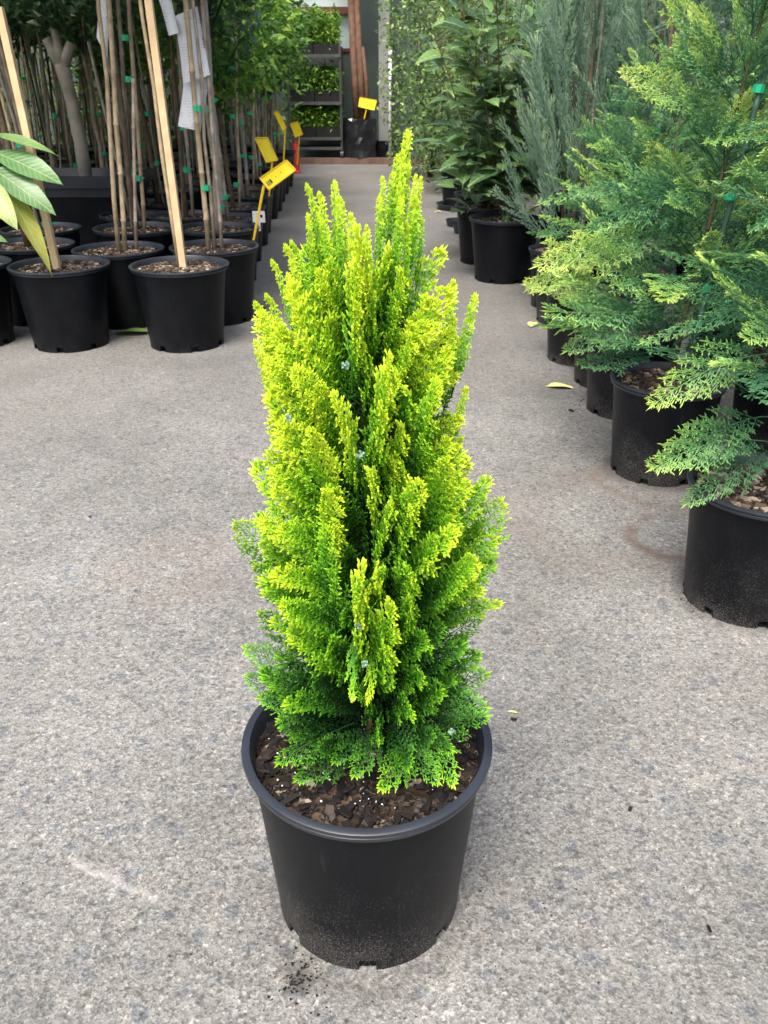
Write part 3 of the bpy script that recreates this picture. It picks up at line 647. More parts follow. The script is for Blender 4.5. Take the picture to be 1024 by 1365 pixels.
def juniper(label, x, y, height, n, group='blue upright junipers', rad=.27):
    t = thing('potted_juniper', label, 'conifer', (x, y, 0), group); P31.fill(t, U(0,6)); z0 = P31.zs
    trk = MB(); trk.tube([(0,0,z0-.02),(U(-.02,.02),U(-.02,.02),z0+.6),(U(-.02,.02),0,height)], [.014,.010,.004], 7); trk.build('trunk', M['bark'], t, True)
    a = Vector((.04,-.02,z0-.04)); stake(t, a, (.03,-.03,height+.1), .006, M['oldbamboo'])
    for k in range(n):
        u = (k+.5)/n; z = z0+.03+(height-z0-.15)*u; ph = k*2.39996+U(-.3,.3); el = R(U(46,78)); ln = U(.34,.50)*(1-.25*u)
        c = Vector((math.cos(ph)*.015, math.sin(ph)*.015, z)); off = Vector((math.cos(ph), math.sin(ph), 0))*rad*U(.05,.5)*(1-.3*u)
        d = Vector((math.cos(ph)*math.cos(el), math.sin(ph)*math.cos(el), math.sin(el)))
        frond(t, rng.choice(BLUE), c+off, c+off+d*ln, (U(-1,1),U(-1,1),.2), .42, .5+U(-.2,.2))
    return t
rng.seed(41)
juniper('blue-green feathery upright juniper, next to the broad-leaved shrub in a large pot', .83, 3.92, 1.6, 70)
juniper('blue-green feathery juniper crowded against its neighbour, half hidden by yellowish cypress sprays', .85, 4.22, 1.7, 70)
juniper('blue-green juniper with bare brown trunk showing between its plumes', 1.10, 3.75, 1.8, 60)
for (x, y) in [(1.2,4.2),(1.5,3.7),(1.55,4.3),(1.25,4.7),(1.9,3.2)]:
    juniper('tall blue-green juniper in the rank behind the front junipers', x, y, U(1.6,1.9), 55, 'junipers of the rear rank')

# ------------------------------------------------------------------ right: broad-leaved shrubs
def shrub(label, x, y, kit, height, nleaf, reach, group, yel=.45, leafset=LEAF, zlow=.0, nst=7, sc=1.0):
    t = thing('potted_shrub', label, 'shrub', (x, y, 0), group); kit.fill(t, U(0,6)); z0 = kit.zs
    tw = MB(); stems = []
    for k in range(nst):
        a = k*6.283/nst+U(-.4,.4); rr = reach*U(.35,1.0) if k else .03; top = height*U(.75,1.0)
        p = [Vector((math.cos(a)*.02, math.sin(a)*.02, z0-.01))]
        for i in range(1, 7):
            u = i/6; p.append(Vector((math.cos(a)*rr*u**1.2, math.sin(a)*rr*u**1.2, z0+(top-z0)*u)) + Vector((U(-.02,.02), U(-.02,.02), 0)))
        tw.tube(p, [.006-.0007*i for i in range(7)], 6); stems.append(p)
        for q in range(5):
            u = U(.15,.9)*6; i = int(u); b = p[i].lerp(p[min(6,i+1)], u-i); aa = U(0,6.283); e = b+Vector((math.cos(aa)*.16, math.sin(aa)*.16, U(.02,.16)))
            m = b.lerp(e, .5)+Vector((0,0,-.015)); tw.tube([b, m, e], [.004,.003,.0018], 5); stems.append([b, b.lerp(m,.5), m, m.lerp(e,.3), m.lerp(e,.6), m.lerp(e,.85), e])
    tw.build('stems', M['twig'], t, True)
    for k in range(nleaf):
        p = rng.choice(stems); u = U(.08,1)*6; i = min(5, int(u)); b = p[i].lerp(p[i+1], u-i)
        if k % 3 == 0 and b.z > z0+.5: b = Vector((b.x*.9, b.y*.9, z0+U(.05,.6)))
        if b.z < z0+.02+zlow: b.z = z0+.02+zlow+U(0,.1)
        ax = (p[i+1]-p[i]).normalized(); a = U(0,6.283)
        d = (Vector((math.cos(a), math.sin(a), U(-.35,.55)))+ax*.5).normalized(); s = U(.75,1.35)*sc
        o = put('leaf', rng.choice(leafset), t, mat4=basis(b, d, (U(-.5,.5), U(-.5,.5)-.25, 1)) @ Matrix.Diagonal((s, s, s, 1)))
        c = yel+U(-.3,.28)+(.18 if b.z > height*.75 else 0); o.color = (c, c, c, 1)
    return t
rng.seed(51)
shrub('broad-leaved glossy shrub in a large black pot standing at the aisle edge', .66, 4.84, P40, 1.75, 298, .58, 'broad-leaved shrubs on the right', .46, sc=1.4)
shrub('broad-leaved shrub in a tall black pot just behind the large-potted glossy shrub', .62, 5.35, P40, 1.8, 260, .50, 'broad-leaved shrubs on the right', .52, sc=1.3)
shrub('broad-leaved shrub third in line behind the large-potted glossy shrub', .66, 5.95, P40, 1.9, 240, .52, 'broad-leaved shrubs on the right', .65, sc=1.2)
shrub('lime-tinged shrub in a black pot standing on a black saucer', .66, 7.7, P40, 1.7, 180, .45, 'broad-leaved shrubs on the right', .62)
for (x, y) in [(1.15,5.2),(1.2,5.9)]:
    shrub('broad-leaved shrub in the second rank behind the aisle-edge shrubs', x, y, P40, 1.95, 150, .45, 'second rank of broad-leaved shrubs', .4, sc=1.2)
def saucer(label, x, y, r):
    mb = MB(); mb.lathe([(.001,.004),(r*.82,.004),(r*.86,.0),(r*.9,.001),(r,.042),(r*1.03,.044),(r*1.03,.048),(r*.97,.048),(r*.86,.008),(.001,.008)], 40)
    o = mb.build('plant_saucer', M['rim'], None, sharp=40, loc=(x, y, 0)); return tag(o, label, 'saucer', 'black plant saucers on the ground')
saucer('black plastic saucer under the potted lime-tinged shrub', .66, 7.7, .21)
saucer('empty black plastic saucer on the concrete beside the row of shrub pots', .57, 6.75, .10)
saucer('small empty black saucer tucked against the second tall shrub pot', .60, 6.42, .10)

# small-leaved hedge plants further back
def bushy(label, x, y, rx, ry, h, n, mat, size, group, cat='shrub', z0=.05, seed=0, name='hedge_shrub'):
    t = thing(name, label, cat, (x, y, 0), group); rr = random.Random(seed)
    tk = MB(); 
    for i in range(5):
        a = i*1.26; tk.tube([(0.02*math.cos(a),0.02*math.sin(a),0),(rx*.3*math.cos(a), ry*.3*math.sin(a), h*.45),(rx*.55*math.cos(a+.3), ry*.55*math.sin(a+.3), h*.9)], [.014,.009,.003], 6)
    tk.build('trunk', M['bark'], t, True)
    def inside(p):
        q = (p.z-z0)/(h-z0); e = (p.x/rx)**2+(p.y/ry)**2; lim = (.80+.42*noise.noise(p*2.6+Vector((seed,0,0))))*(1 if q < .75 else max(.1, 1-(q-.75)*2.4))*(.55+.9*min(1, q*4+.2))
        return lim*.12 < e < lim and noise.noise(p*6+Vector((0,seed,0))) > -.38
    mb = MB(); scatter_leaves(mb, n, inside, (-rx*1.15,-ry*1.15,z0), (rx*1.15,ry*1.15,h), size, rr, ratio=.55)
    c = mb.build('crown', mat, t); c['kind'] = 'stuff'; c.color = (.5+U(-.1,.15),)*3+(1,)
    return t
rng.seed(61)
bushy('pale green small-leaved shrub filling the far right of the aisle beside the concrete column', .52, 10.3, .52, .6, 2.3, 5200, M['hedge'], .055, 'small-leaved shrubs at the back right', seed=3)
bushy('small-leaved shrub with glossy lower leaves, next behind the saucered shrub', .78, 8.9, .5, .55, 2.1, 4200, M['hedge'], .055, 'small-leaved shrubs at the back right', seed=4)
for i, (x, y) in enumerate([(1.5,9.7),(1.7,8.2),(1.5,7.0)]):
    bushy('tall small-leaved shrub in the second rank at the back right', x, y, .6, .6, 2.5, 3200, M['hedge'], .06, 'second rank at the back right', seed=5+i)
for i, (x, y) in enumerate([(2.6,2.2),(2.5,3.4),(2.5,4.6),(2.5,5.9),(2.5,7.4),(2.7,9.0),(2.2,11.0),(1.2,11.6)]):
    bushy('dense dark green shrub closing off the right side behind the stock', x, y, .75, .75, 2.5, 2600, M['darkleaf'], .085, 'dense shrubs behind the right-hand stock', seed=15+i)

# ------------------------------------------------------------------ left: staked standard trees in 400 mm pots
rng.seed(71)
def crown_mesh(seed, mat, n, rx, h, size):
    rr = random.Random(seed); mb = MB()
    for i in range(9):
        a = rr.uniform(0,6.28); mb.tube([(0,0,0),(math.cos(a)*rx*.35, math.sin(a)*rx*.35, h*.35),(math.cos(a)*rx*.7, math.sin(a)*rx*.7, h*rr.uniform(.45,.85))], [.008,.005,.002], 5, .0)
    def inside(p):
        q = p.z/h; e = (p.x/rx)**2+(p.y/rx)**2+((q-.5)/.55)**2
        return e < 1+.7*noise.noise(p*4+Vector((seed,seed,0))) and noise.noise(p*8+Vector((0,seed,0))) > -.3
    scatter_leaves(mb, n, inside, (-rx*1.25,-rx*1.25,-.12), (rx*1.25,rx*1.25,h*1.1), size, rr, upv=.5, ratio=.5); return mb.mesh('crown', mat)
CR = [crown_mesh(i, M['darkleaf'], 1000, .36, .75, .075) for i in range(5)]
CRL = [crown_mesh(20+i, M['limeleaf'], 1100, .36, .75, .075) for i in range(2)]
def staked(label, x, y, kind, zc, crown, stakes, group=None, ties=3, trunk_r=.010, lean=(0,0), name='potted_tree', pot=P40):
    t = thing(name, label, 'potted tree', (x, y, 0), group); pot.fill(t, U(0,6)); z0 = pot.zs
    if group: v = U(.94,1.05); t.scale = (v, v, v*U(.96,1.04)); t.rotation_euler = (R(U(-.8,.8)), R(U(-.8,.8)), 0)
    q = [Vector((0,0,z0-.02))]
    for i in range(1, 7): q.append(Vector((lean[0]*i/6+U(-.008,.008), lean[1]*i/6+U(-.008,.008), z0+(zc+.15-z0)*i/6)))
    tk = MB(); tk.tube(q, [trunk_r*(1.1-.06*i) for i in range(7)], 7); tk.build('trunk', M[kind], t, True)
    ends = []
    for (ax, ay, bx, by, top, r, mat, sq) in stakes:
        a, b = Vector((ax, ay, z0-.05)), Vector((bx, by, top)); stake(t, a, b, r, M[mat], sq); ends.append((a, b))
    if ends:
        for i in range(ties):
            a, b = ends[0]; f = U(.12,.3)+i*.27; p = (a.lerp(b, f)); c = q[min(6, max(0, int(f*6)))]; tie(t, p.lerp(Vector((c.x, c.y, p.z)), .3), b-a, .020, .022)
    if crown:
        c = put('crown', crown, t, (lean[0], lean[1], zc)); c.rotation_euler.z = U(0,6.28); c['kind'] = 'stuff'; v = .5+U(-.15,.2); c.color = (v, v, v, 1)
    return t
def rel(px, py, Y, x, y): v = ony(px, py, Y); return v.x-x, v.y-y, v.z
ax, ay = -1.32, 3.54; bx, by = -.832, 3.54; cx, cy = -1.18, 3.90; dx, dy = -.765, 3.96
e = rel(2, 10, 3.56, ax, ay)
staked('young tree with one thick pale pine stake, a long yellowed leaf hanging over its pot', ax, ay, 'bark', 1.5, CR[0], [(0,-.02, e[0], .0, e[2], .013, 'pine', True)], ties=1, lean=(-.16,.06), trunk_r=.009)
e = rel(192, 0, 3.56, bx, by)
staked('young tree with pale square pine stake and bamboo cane, foremost beside the aisle', bx, by, 'bamboo', 1.5, CR[1], [(.02,-.01, e[0]*1.25+.02, .0, 1.60, .013, 'pine', True)], ties=0, lean=(e[0]*1.25-.02, .0), trunk_r=.008)
e = rel(148, 0, 3.92, cx, cy)
staked('young tree with twin bamboo canes and green ties, pot wedged behind the two foremost pots', cx, cy, 'bamboo', 1.55, CR[2], [(.025,0, e[0]*1.2, 0, 1.6, .011, 'bamboo', False), (.065,.03, e[0]*1.2+.03, .02, 1.0, .008, 'oldbamboo', False)], ties=0, lean=(e[0]*1.2-.03,.0), trunk_r=.010)
e = rel(250, 0, 3.98, dx, dy)
td = staked('young tree on a bamboo cane hung with white paper tags, pot at the aisle corner', dx, dy, 'oldbamboo', 1.55, CR[3], [(-.02,-.02, e[0]*1.2, -.01, 1.6, .012, 'bamboo', False), (.03,.02, e[0]*1.2+.06, .03, 1.5, .009, 'oldbamboo', False)], ties=3, lean=(e[0]*1.2+.03,.0), trunk_r=.008)
staked('large-leaved plant in the black pot cut off at the left, beside the pine-staked tree', -1.735, 3.56, 'twig', .75, None, [], ties=0, trunk_r=.008, name='potted_large_leaved_plant')
big = bpy.data.objects['potted_large_leaved_plant']
BL = [leafmesh('leaf', M['bigleaf'], .24, .105, .25, .18, 8, .5, 1), leafmesh('leaf', M['bigleaf'], .24, .075, .2, .3, 8, .5, 2)]
bl = Vector((-1.735, 3.56, 0))
for (x0, y0, x1, y1, Yb, Yt, nn, col, w) in [(-20,198,80,236,3.5,3.38,(.1,-.75,1),.42,1.0),(-30,176,76,196,3.5,3.45,(0,-.35,1),.55,.5),(-25,215,72,278,3.45,3.33,(.3,-.8,.8),.34,.95),(-25,200,78,358,3.45,3.30,(1,-.6,.35),.82,.75),(-30,225,20,300,3.4,3.25,(.3,-.9,.5),.7,.8),(-30,290,24,284,3.45,3.4,(0,-.5,1),.5,.5),(-40,310,8,318,3.45,3.4,(0,-.5,1),.52,.5)]:
    b, q = ony(x0, y0, Yb)-bl, ony(x1, y1, Yt)-bl; s = (q-b).length/.24
    o = put('leaf', BL[0], big, mat4=basis(b, q-b, nn) @ Matrix.Diagonal((s, w*.24/.24*1.0, s*.6, 1))); o.color = (col,)*3+(1,)
for k in range(14):
    a = R(100)+U(0, R(200)); b = Vector((-.02, 0, .45+k*.035)); d = Vector((math.cos(a), math.sin(a), U(-.2,.5))); s = U(.8,1.1)
    o = put('leaf', rng.choice(BL), big, mat4=basis(b, d, (0,0,1)) @ Matrix.Diagonal((s,s,s,1))); o.color = (U(.3,.6),)*3+(1,)

rng.seed(81)
spots = [(-.83,4.40),(-.87,4.80),(-.93,5.95),(-.97,6.45),(-1.0,7.15),(-1.02,7.6),(-1.05,8.2),(-1.08,8.8),(-1.1,9.4),(-.90,5.38)]
spots += [(-1.60,3.95),(-1.22,4.36),(-1.72,4.45),(-2.0,4.1),(-1.06,4.78)]
for j in range(12):
    yy = 4.95+j*.52
    for i in range(6):
        xx = -1.38-.44*i
        if xx/yy < -.62: continue
        if yy < 5.9 and -2.1 < xx < -1.5: continue
        spots.append((xx+U(-.06,.06), yy+U(-.08,.08)))
first = ['young tree in pot at the aisle edge with the nearest yellow sign stuck in it', 'young tree at the aisle edge directly behind the pot with the white label', 'young tree at the aisle edge in the pot below the second yellow sign']
for k, (x, y) in enumerate(spots):
    lime = (k in (4,5,6,7,8,9)) or rng.random() < .07
    st = [(.03,.02, .03+U(-.12,.1), U(-.08,.08), U(1.2,1.7), U(.007,.011), rng.choice(['oldbamboo','oldbamboo','bamboo']), False)]
    if rng.random() < .6: st.append((-.03,.03, U(-.12,.08), U(-.08,.08), U(1.0,1.6), U(.006,.010), 'oldbamboo', False))
    lab = first[k] if k < 3 else ('lime-leaved young tree in a black pot along the far aisle edge' if k in (3,4,5,6,7,8) else None)
    if k == 9: lab = 'young tree at the aisle edge between the pots of the two nearest yellow signs'
    bk = rng.choice(['greybark','bark','oldbamboo'])
    if lab is None: lab = '%s young tree with %s, %s' % ({'greybark':'pale grey-barked','bark':'dark-barked','oldbamboo':'tan-barked'}[bk], ['one cane','two canes'][len(st)-1], 'in front of the rectangular tub' if y < 4.9 else ('second in from the aisle edge' if x > -1.5 else 'deep in the crowded ranks'))
    staked(lab, x, y, bk, (U(1.38,1.5) if 9 < k < 15 else (U(1.12,1.3) if y < 6.4 else U(1.25,1.5))) if not lime else (.84 if k == 9 else U(.86,.98)), rng.choice(CRL if lime else CR), st, 'lime-leaved trees on the far aisle edge' if lab.startswith('lime') else 'staked young trees in ranks on the left', ties=rng.choice([2,3,3]), lean=(U(-.08,.05), U(-.05,.05)), trunk_r=U(.009,.016))

# big tub with a pollarded trunk
tb = thing('tub_tree', 'pollarded grey-barked tree in a big rectangular black tub', 'potted tree', (-1.72, 5.25, 0))
mb = MB(); h = .52
def frus(mb, r0, r1, z0, z1, ry=.8):
    mb.add([(-r0,-r0*ry,z0),(r0,-r0*ry,z0),(r0,r0*ry,z0),(-r0,r0*ry,z0),(-r1,-r1*ry,z1),(r1,-r1*ry,z1),(r1,r1*ry,z1),(-r1,r1*ry,z1)], [(0,3,2,1),(0,1,5,4),(1,2,6,5),(2,3,7,6),(3,0,4,7)])
frus(mb, .24, .285, 0, h-.11); mb.build('tub', M['potclean'], tb)
mb = MB(); frus(mb, .30, .305, h-.11, h-.055); frus(mb, .335, .34, h-.06, h); 
mb.add([(-.34,-.272,h),(.34,-.272,h),(.34,.272,h),(-.34,.272,h),(-.30,-.24,h),(.30,-.24,h),(.30,.24,h),(-.30,.24,h),(-.28,-.22,h-.08),(.28,-.22,h-.08),(.28,.22,h-.08),(-.28,.22,h-.08)], [(0,1,5,4),(1,2,6,5),(2,3,7,6),(3,0,4,7),(4,5,9,8),(5,6,10,9),(6,7,11,10),(7,4,8,11)])
mb.build('tub_rim', M['rim'], tb)
mb = MB(); mb.add([(-.285,-.225,h-.07),(.285,-.225,h-.07),(.285,.225,h-.07),(-.285,.225,h-.07)], [(0,1,2,3)]); mb.build('soil', M['soil'], tb)
mb = MB(); a = Vector((.0,0,h-.09)); mb.tube([a, a+Vector((.0,0,.25)), a+Vector((-.02,0,.5)), a+Vector((-.04,0,.64))], [.040,.037,.034,.042], 10)
for (qx, qz, r) in ((-.10,.76,.026), (.03,.74,.026), (-.05,.80,.02)): mb.tube([a+Vector((-.04,0,.61)), a+Vector((qx,.0,qz))], [.035, r], 8)
mb.build('trunk', M['greybark'], tb, True)
c = put('crown', CR[2], tb, (-.06,0,1.25)); c['kind'] = 'stuff'; c.color = (.35,)*3+(1,)

# foliage closing the back left
rng.seed(91)
for i, (x, y) in enumerate([(-4.6,5.2),(-4.9,6.6),(-5.0,8.0),(-4.6,9.4),(-5.2,10.6),(-3.8,11.5),(-2.8,11.6),(-2.0,11.7)]):
    bushy('dense dark shrub closing off the left side behind the staked trees', x, y, .9, .8, 2.7, 2600, M['hedge'], .09, 'dense shrubs behind the left-hand stock', seed=40+i)

# ------------------------------------------------------------------ tags and signs on the left
def paper(label, pts, Y, bend=.012):
    a, b, c_, d = [ony(px, py, Y) for px, py in pts]; o0 = (a+b+c_+d)/4; vs = []; n = 6
    for i in range(n+1):
        t = i/n
        for s in (0, .5, 1):
            p = a.lerp(d, t).lerp(b.lerp(c_, t), s); p.y += bend*math.sin(t*4+s)*1.2; vs.append(p-o0)
    k = len(vs); vs += [v+Vector((0,.0012,0)) for v in vs]; fs = []
    for i in range(n):
        for j in range(2):
            q = i*3+j; fs += [(q,q+1,q+4,q+3), (k+q,k+q+3,k+q+4,k+q+1)]
        fs += [(i*3,i*3+3,k+i*3+3,k+i*3), (i*3+2,k+i*3+2,k+i*3+5,i*3+5)]
    mb = MB(); mb.add(vs, fs); o = mb.build('paper_tag', M['paper'], None, True, loc=o0); return tag(o, label, 'paper tag', 'white paper tags tied to canes')
paper('long white paper tag hanging behind the twin bamboo canes', [(130,-30),(146,-30),(145,78),(130,50)], 3.96)
paper('narrow white printed paper strip tied between two canes', [(203,-25),(221,-25),(240,44),(226,48)], 3.99)
paper('wide white paper tag tied with a green tie to a bamboo cane', [(232,22),(262,8),(281,100),(245,112)], 3.985)
paper('white paper tag hanging lowest, below the wide one on the same bamboo cane', [(246,90),(280,96),(268,175),(238,168)], 3.995)

def sign(label, corners, stem, Y, tilt=.03, marks=(), red=False):
    a, b, c_, d = [ony(px, py, Y) for px, py in corners]
    c_ = c_+Vector((0,-tilt,0)); d = d+Vector((0,-tilt,0)); s0, s1 = ony(stem[0], stem[1], Y-tilt), ony(stem[2], stem[3], Y-tilt)
    root = s1; t = thing('price_sign', label, 'sign', root, 'yellow price signs stuck in pots')
    a, b, c_, d, s0, s1 = [p-root for p in (a, b, c_, d, s0, s1)]
    n = (b-a).cross(d-a).normalized(); n = n if n.y < 0 else -n
    mb = MB(); mb.add([a,b,c_,d,a-n*.004,b-n*.004,c_-n*.004,d-n*.004], [(0,1,2,3),(7,6,5,4),(0,4,5,1),(1,5,6,2),(2,6,7,3),(3,7,4,0)]); pl = mb.build('plate', M['yellow'], t)
    mb = MB(); cs = (a,b,c_,d)
    for i in range(4): mb.tube([cs[i]+n*.002, cs[(i+1)%4]+n*.002], .0042, 5)
    mb.build('plate_frame', M['yellowrim'], pl)
    mb = MB(); mb.tube([s0-n*.008, s1-Vector((0,0,.05))], [.0075,.006], 6); mb.build('stem', M['yellowrim'], t)
    for (u, v, w, h) in marks:
        p = a.lerp(b, u).lerp(d.lerp(c_, u), v)+n*.0025; e1 = (b-a)*w*.5; e2 = (d-a)*h*.5
        q = MB(); q.add([p-e1-e2, p+e1-e2, p+e1+e2, p-e1+e2], [(0,1,2,3)]); q.build('printed_mark', M['ink'], pl)
    return t
sign('yellow price sign lying slanted on its stem over the pot rim, nearest the open aisle', [(347,238),(382,214),(395,226),(360,252)], (351,247,337,306), 4.33, marks=[(.08,.62,.03,.35),(.14,.62,.03,.35),(.21,.60,.06,.32),(.62,.5,.03,.06),(.42,.55,.03,.05)])
sign('upright yellow price sign tilted back, just above the slanted one', [(340,184),(357,184),(371,213),(356,216)], (363,214,358,250), 5.5)
sign('thin edge-on yellow price sign beside the lime-leaved trees', [(365,150),(371,149),(382,170),(378,174)], (380,171,377,222), 7.3)
sign('small yellow price sign beside the red post', [(387,165),(397,162),(404,179),(394,183)], (399,180,396,212), 8.75)
# white label card on the aisle pot
c0 = ony(345, 289, 4.58); t = thing('plant_label', 'small white label card standing at the rim of an aisle pot', 'label', c0)
mb = MB(); mb.box((-.032,0,-.028),(.032,.002,.028)); mb.box((-.006,0,-.07),(.006,.002,-.028)); mb.build('card', M['white'], t)
mb = MB(); mb.box((.008,-.001,-.004),(.020,-.0002,.010)); mb.build('printed_mark', M['ink'], t)
# red post
p = onz(396, 231, 0); t = thing('red_post', 'short red post on the concrete at the far end of the left pots', 'post', (p.x, p.y, 0))
mb = MB(); mb.lathe([(.001,0),(.045,0),(.045,.02),(.036,.03),(.036,.28),(.03,.31),(.001,.315)], 16); mb.build('post_body', M['red'], t, sharp=40)
mb = MB(); mb.lathe([(.020,.31),(.020,.35),(.001,.352)], 12); mb.build('post_cap', M['red'], t, sharp=40)
# tiny pink labels on trunks
for i, (px, py, Y) in enumerate([(282,123,4.9), (14,132,5.2)]):
    c0 = ony(px, py, Y); mb = MB(); mb.box((-.014,0,-.022),(.014,.002,.022)); 
    tag(mb.build('pink_tag', M['pink'], None, loc=c0), ['small pink tag on a cane right of the white paper tags', 'small pink tag among the far left trunks'][i], 'tag', 'pink tags')

# ------------------------------------------------------------------ far end
YB = 12.75
bw = thing('nursery_building', 'dark green-grey building wall with a brown-framed window at the aisle end', 'building', (0, YB, 0))
mb = MB(); mb.box((-7,.0,0),(-1.24,.15,2.88)); mb.box((-.42,.0,0),(6,.15,2.88)); mb.box((-1.24,.0,0),(-.42,.15,1.35)); mb.box((-1.24,.0,2.05),(-.42,.15,2.88)); mb.build('wall', M['darkwall'], bw)
wn = MB(); wn.box((-1.24,.06,1.35),(-.42,.08,2.05)); wn = wn.build('window', M['glass'], bw)
mb = MB(); mb.box((-1.26,-.03,1.74),(-.40,.05,1.82)); mb.box((-.845,-.02,1.35),(-.815,.05,1.74)); mb.box((-1.26,-.02,1.31),(-.40,.05,1.35)); mb.build('window_frame', M['brownframe'], wn)
mb = MB(); mb.add([(-7,-.15,2.9),(6,-.15,2.9),(6,.3,3.1),(-7,.3,3.1),(-7,-.15,2.95),(6,-.15,2.95),(6,.3,3.15),(-7,.3,3.15)], [(0,3,2,1),(4,5,6,7),(0,1,5,4),(1,2,6,5),(2,3,7,6),(3,0,4,7)]); mb.build('roof', M['steel'], bw)
cl = ony(505, 100, 12.3).x; cr_ = ony(519, 100, 12.3).x
mb = MB(); mb.box((-.5*(cr_-cl),-.09,0),(.5*(cr_-cl),.09,3)); o = mb.build('concrete_column', M['concrete'], None, loc=((cl+cr_)/2, 12.3, 0)); tag(o, 'grey-green concrete column rising at the aisle end', 'column')
x = ony(520, 150, 12.15).x; mb = MB(); mb.tube([(0,0,0),(0,0,.9),(0,0,1.25)], [.022,.02,.02], 8); mb.tube([(0,0,1.24),(0,0,1.32)], .026, 8)
tag(mb.build('white_pole', M['white'], None, True, loc=(x, 12.12, 0)), 'thin white pole standing against the concrete column', 'pole')
mb = MB(); mb.box((-1.6,-.09,0),(1.0,.0,.075)); tag(mb.build('timber_edging', M['timber'], None, loc=(0, 12.02, 0)), 'low brown timber edging across the aisle end', 'edging')
# rack
YR = 12.25; l = ony(388, 150, YR).x; r = ony(456, 150, YR).x
rk = thing('plant_rack', 'tall steel plant rack with stacked shelves on castors', 'rack', (0, YR, 0))
zs = [ony(400, 190, YR-.2).z, ony(400, 182, YR-.2).z, ony(400, 135, YR-.2).z, ony(400, 73, YR-.2).z]
zs = [.20, ony(400, 183, YR-.2).z, ony(400, 136, YR-.2).z, ony(400, 73, YR-.2).z]
for xx in (l, r):
    for yy in (-.25, .25):
        mb = MB(); mb.tube([(xx, yy, .1), (xx, yy, zs[3]+.1)], .018, 6); mb.build('post', M['steel'], rk)
        mb = MB(); mb.tube([(xx-.02, yy, .105), (xx+.02, yy, .105)], .055, 12); mb.build('castor', M['bag'], rk)
for z in zs:
    mb = MB(); mb.box((l,-.27,z-.015),(r,.27,z)); mb.box((l,-.285,z-.03),(r,-.271,z+.006)); mb.build('shelf', M['steel'], rk)
rng.seed(101)
names = ['bottom', 'middle', 'top']
for i, z in enumerate(zs[1:]):
    for j in range(2):
        w = (r-l-.05)/2; x0 = l+.02+j*(w+.01)
        t = thing('seedling_tray', 'black tray of green seedlings, %s shelf, %s' % (names[i], ['towards the leafy trees', 'towards the black grow bag'][j]), 'tray', (x0+w/2, YR, z), 'seedling trays on the rack')
        hh = (.13, .13, .12)[i]
        mb = MB(); mb.box((-w/2,-.24,.0),(w/2,-.225,hh)); mb.box((-w/2,.225,.0),(w/2,.24,hh)); mb.box((-w/2,-.225,.0),(-w/2+.012,.225,hh)); mb.box((w/2-.012,-.225,.0),(w/2,.225,hh)); mb.box((-w/2+.012,-.225,0),(w/2-.012,.225,hh-.03)); mb.build('tray', M['ink'], t)
        mb = MB(); rr = random.Random(i*5+j); top = (.46, .46, .56)[i]
        scatter_leaves(mb, 1500, lambda p: p.z < top*(.8+.35*noise.noise(p*9+Vector((i,j,0)))), (-w/2,-.24,hh-.03), (w/2,.24,top+.05), .075, rr, ratio=.35)
        c = mb.build('seedlings', M['limeleaf'], t); c['kind'] = 'stuff'; c.color = (.55,)*3+(1,)
# bag with tree
p = onz(479, 219, 0); BY = p.y+.22
bt = thing('bagged_tree', 'red-brown trunks rising from a crinkled black plastic grow bag', 'potted tree', (p.x, BY, 0))
mb = MB(); n = 28; zz = [0,.02,.08,.16,.24,.32,.40,.47,.52,.53,.49]; rb = [.20,.225,.23,.225,.228,.222,.224,.22,.215,.20,.19]; rr = random.Random(4)
for i, z in enumerate(zz):
    for k in range(n):
        a = 6.283*k/n; q = rb[i]*(1+rr.uniform(-.035,.035)+.03*math.sin(5*a+i)); mb.v.append((q*math.cos(a), q*math.sin(a), z+(rr.uniform(-.02,.02) if i > 6 else 0))); mb.c.append(0)
for i in range(len(zz)-1):
    for k in range(n): mb.f.append((i*n+k, i*n+(k+1)%n, (i+1)*n+(k+1)%n, (i+1)*n+k))
mb.f.append(tuple(range((len(zz)-1)*n, len(zz)*n))); mb.build('bag', M['bag'], bt)
for (ox, tx, rr_) in ((-.02,-.10,.05), (.06,-.03,.045), (.12,.05,.03)):
    z = 2.2 if ox < .1 else 1.35
    mb = MB(); mb.tube([(ox,0,.45),(ox+(tx-ox)*.4,.01,1.0),(tx,.02,z)], [rr_, rr_*.9, rr_*.75], 8); mb.build('trunk', M['redbark'], bt, True)
c = put('crown', CR[1], bt, (-.05,0,2.15)); c['kind'] = 'stuff'
sign('yellow price sign in the black grow bag at the aisle end', [(480,130),(502,134),(499,147),(478,142)], (489,144,484,160), BY-.10, tilt=.02)
p = onz(513, 217, 0); t = thing('potted_stub', 'small plain black pot beside the black grow bag', 'pot', (p.x, p.y+.12, 0)); P31.fill(t, 0)

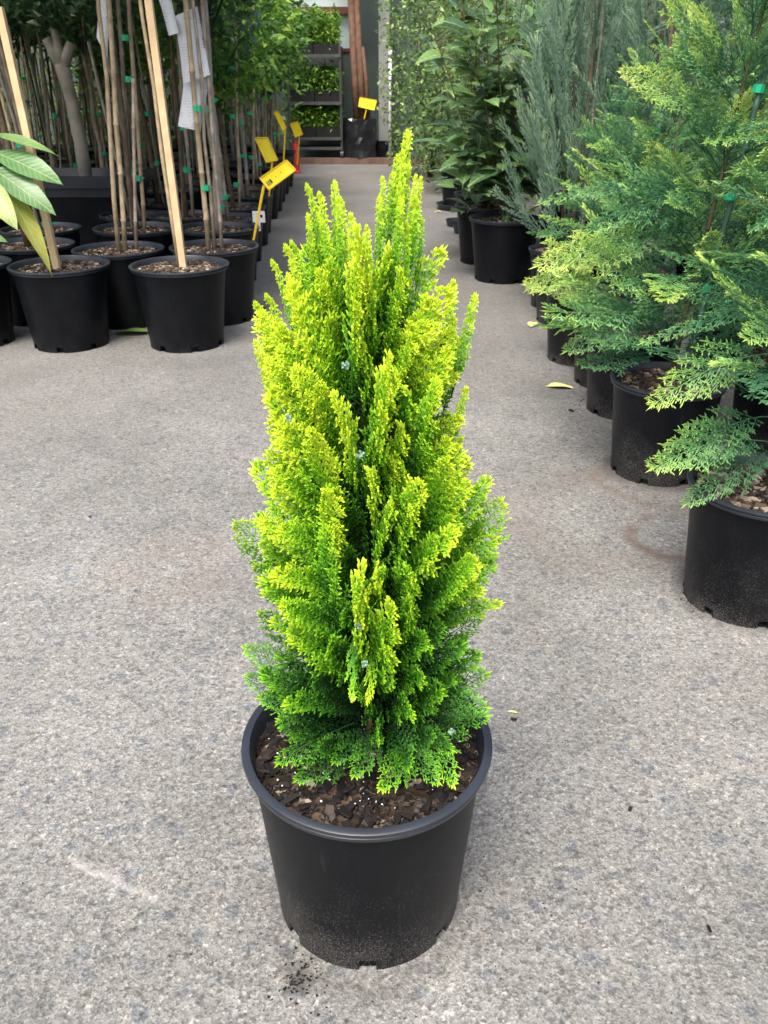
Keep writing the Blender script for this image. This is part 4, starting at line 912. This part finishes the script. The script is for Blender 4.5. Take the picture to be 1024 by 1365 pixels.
# ------------------------------------------------------------------ fallen leaves and litter on the ground
def fallen(label, px, py, L, Wd, rz, mat, name='fallen_leaf', lift=.0015):
    me = leafmesh(name, mat, L, Wd, .35, .06, 7, .5, int(px), .08); p = onz(px, py, 0); c = math.cos(rz); s = math.sin(rz)
    o = put(name, me, None, (p.x-c*L*.5, p.y-s*L*.5, lift)); o.rotation_euler = (R(U(-8,8)), R(-4), rz); return tag(o, label, 'leaf', 'fallen leaves')
fallen('pale yellow fallen leaf curled on the concrete by the fifth right-hand pot', 745, 517, .10, .042, R(-14), M['fallen'], lift=.003)
fallen('yellow fallen leaf lying against the farther right-hand pots', 710, 434, .09, .045, R(70), M['fallen'], lift=.003)
fallen('green fallen leaf lying between the two foremost left pots', 176, 446, .18, .08, R(8), M['fallen_green'], lift=.005)
fallen('tiny yellow fallen leaf on the concrete beside the yellow conifer pot', 683, 950, .018, .006, R(-15), M['fallen'])
fallen('pale fallen leaf near the saucers on the far concrete', 584, 283, .07, .03, R(20), M['fallen'], lift=.003)
fallen('green leaf lying in the far aisle near the left pots', 352, 296, .07, .03, R(30), M['fallen_green'], lift=.003)
for i, (px, py, lab) in enumerate([(685,960,'tiny brown bark crumb beside the tiny yellow leaf'), (945,1240,'tiny reddish bark crumb alone on the bare concrete'), (762,548,'dark bark crumb by the right-hand pot bases'), (120,690,'dark bark crumb on the bare concrete at left'), (353,412,'dark bark crumb right of the left-hand pots'), (840,1080,'dark sliver of bark on the bare concrete')]):
    p = onz(px, py, 0); o = put('bark_crumb', CHIP[i % 7], None, (p.x, p.y, .003)); o.rotation_euler.z = U(0,6); s = .45 if py > 600 else 1.0; o.scale = (s, s, s); tag(o, lab, 'bark chip', 'bark crumbs on the ground')
# potting-mix spill at the hero pot and grit along pot bases
mb = MB(); rr = random.Random(9)
def grit(px, py, n, sp, q0, q1):
    c0 = onz(px, py, 0)
    for i in range(n):
        c = Vector((c0.x+rr.gauss(0,sp), c0.y+rr.gauss(0,sp), 0)); q = rr.uniform(q0, q1)
        mb.add([c+Vector(v)*q for v in ((1,0,.3),(-.8,.6,.3),(-.5,-.9,.3),(.1,.1,1.0))], [(0,1,3),(1,2,3),(2,0,3)], rr.random()*.5)
grit(396,1308,90,.014,.001,.0028); grit(410,1292,40,.02,.001,.002); grit(925,800,60,.02,.001,.003); grit(790,540,40,.05,.0015,.004); grit(500,1180,160,.13,.0008,.0018)
for i in range(260): grit(rr.uniform(0,1024), rr.uniform(250,1365), 1, .0, .0008, .0022)
tag(mb.build('potting_mix_spill', M['chip']), 'dark crumbs of potting mix scattered over the concrete', 'potting mix', kind='stuff')
print('hero fronds', cnt, 'objects', len(bpy.data.objects))
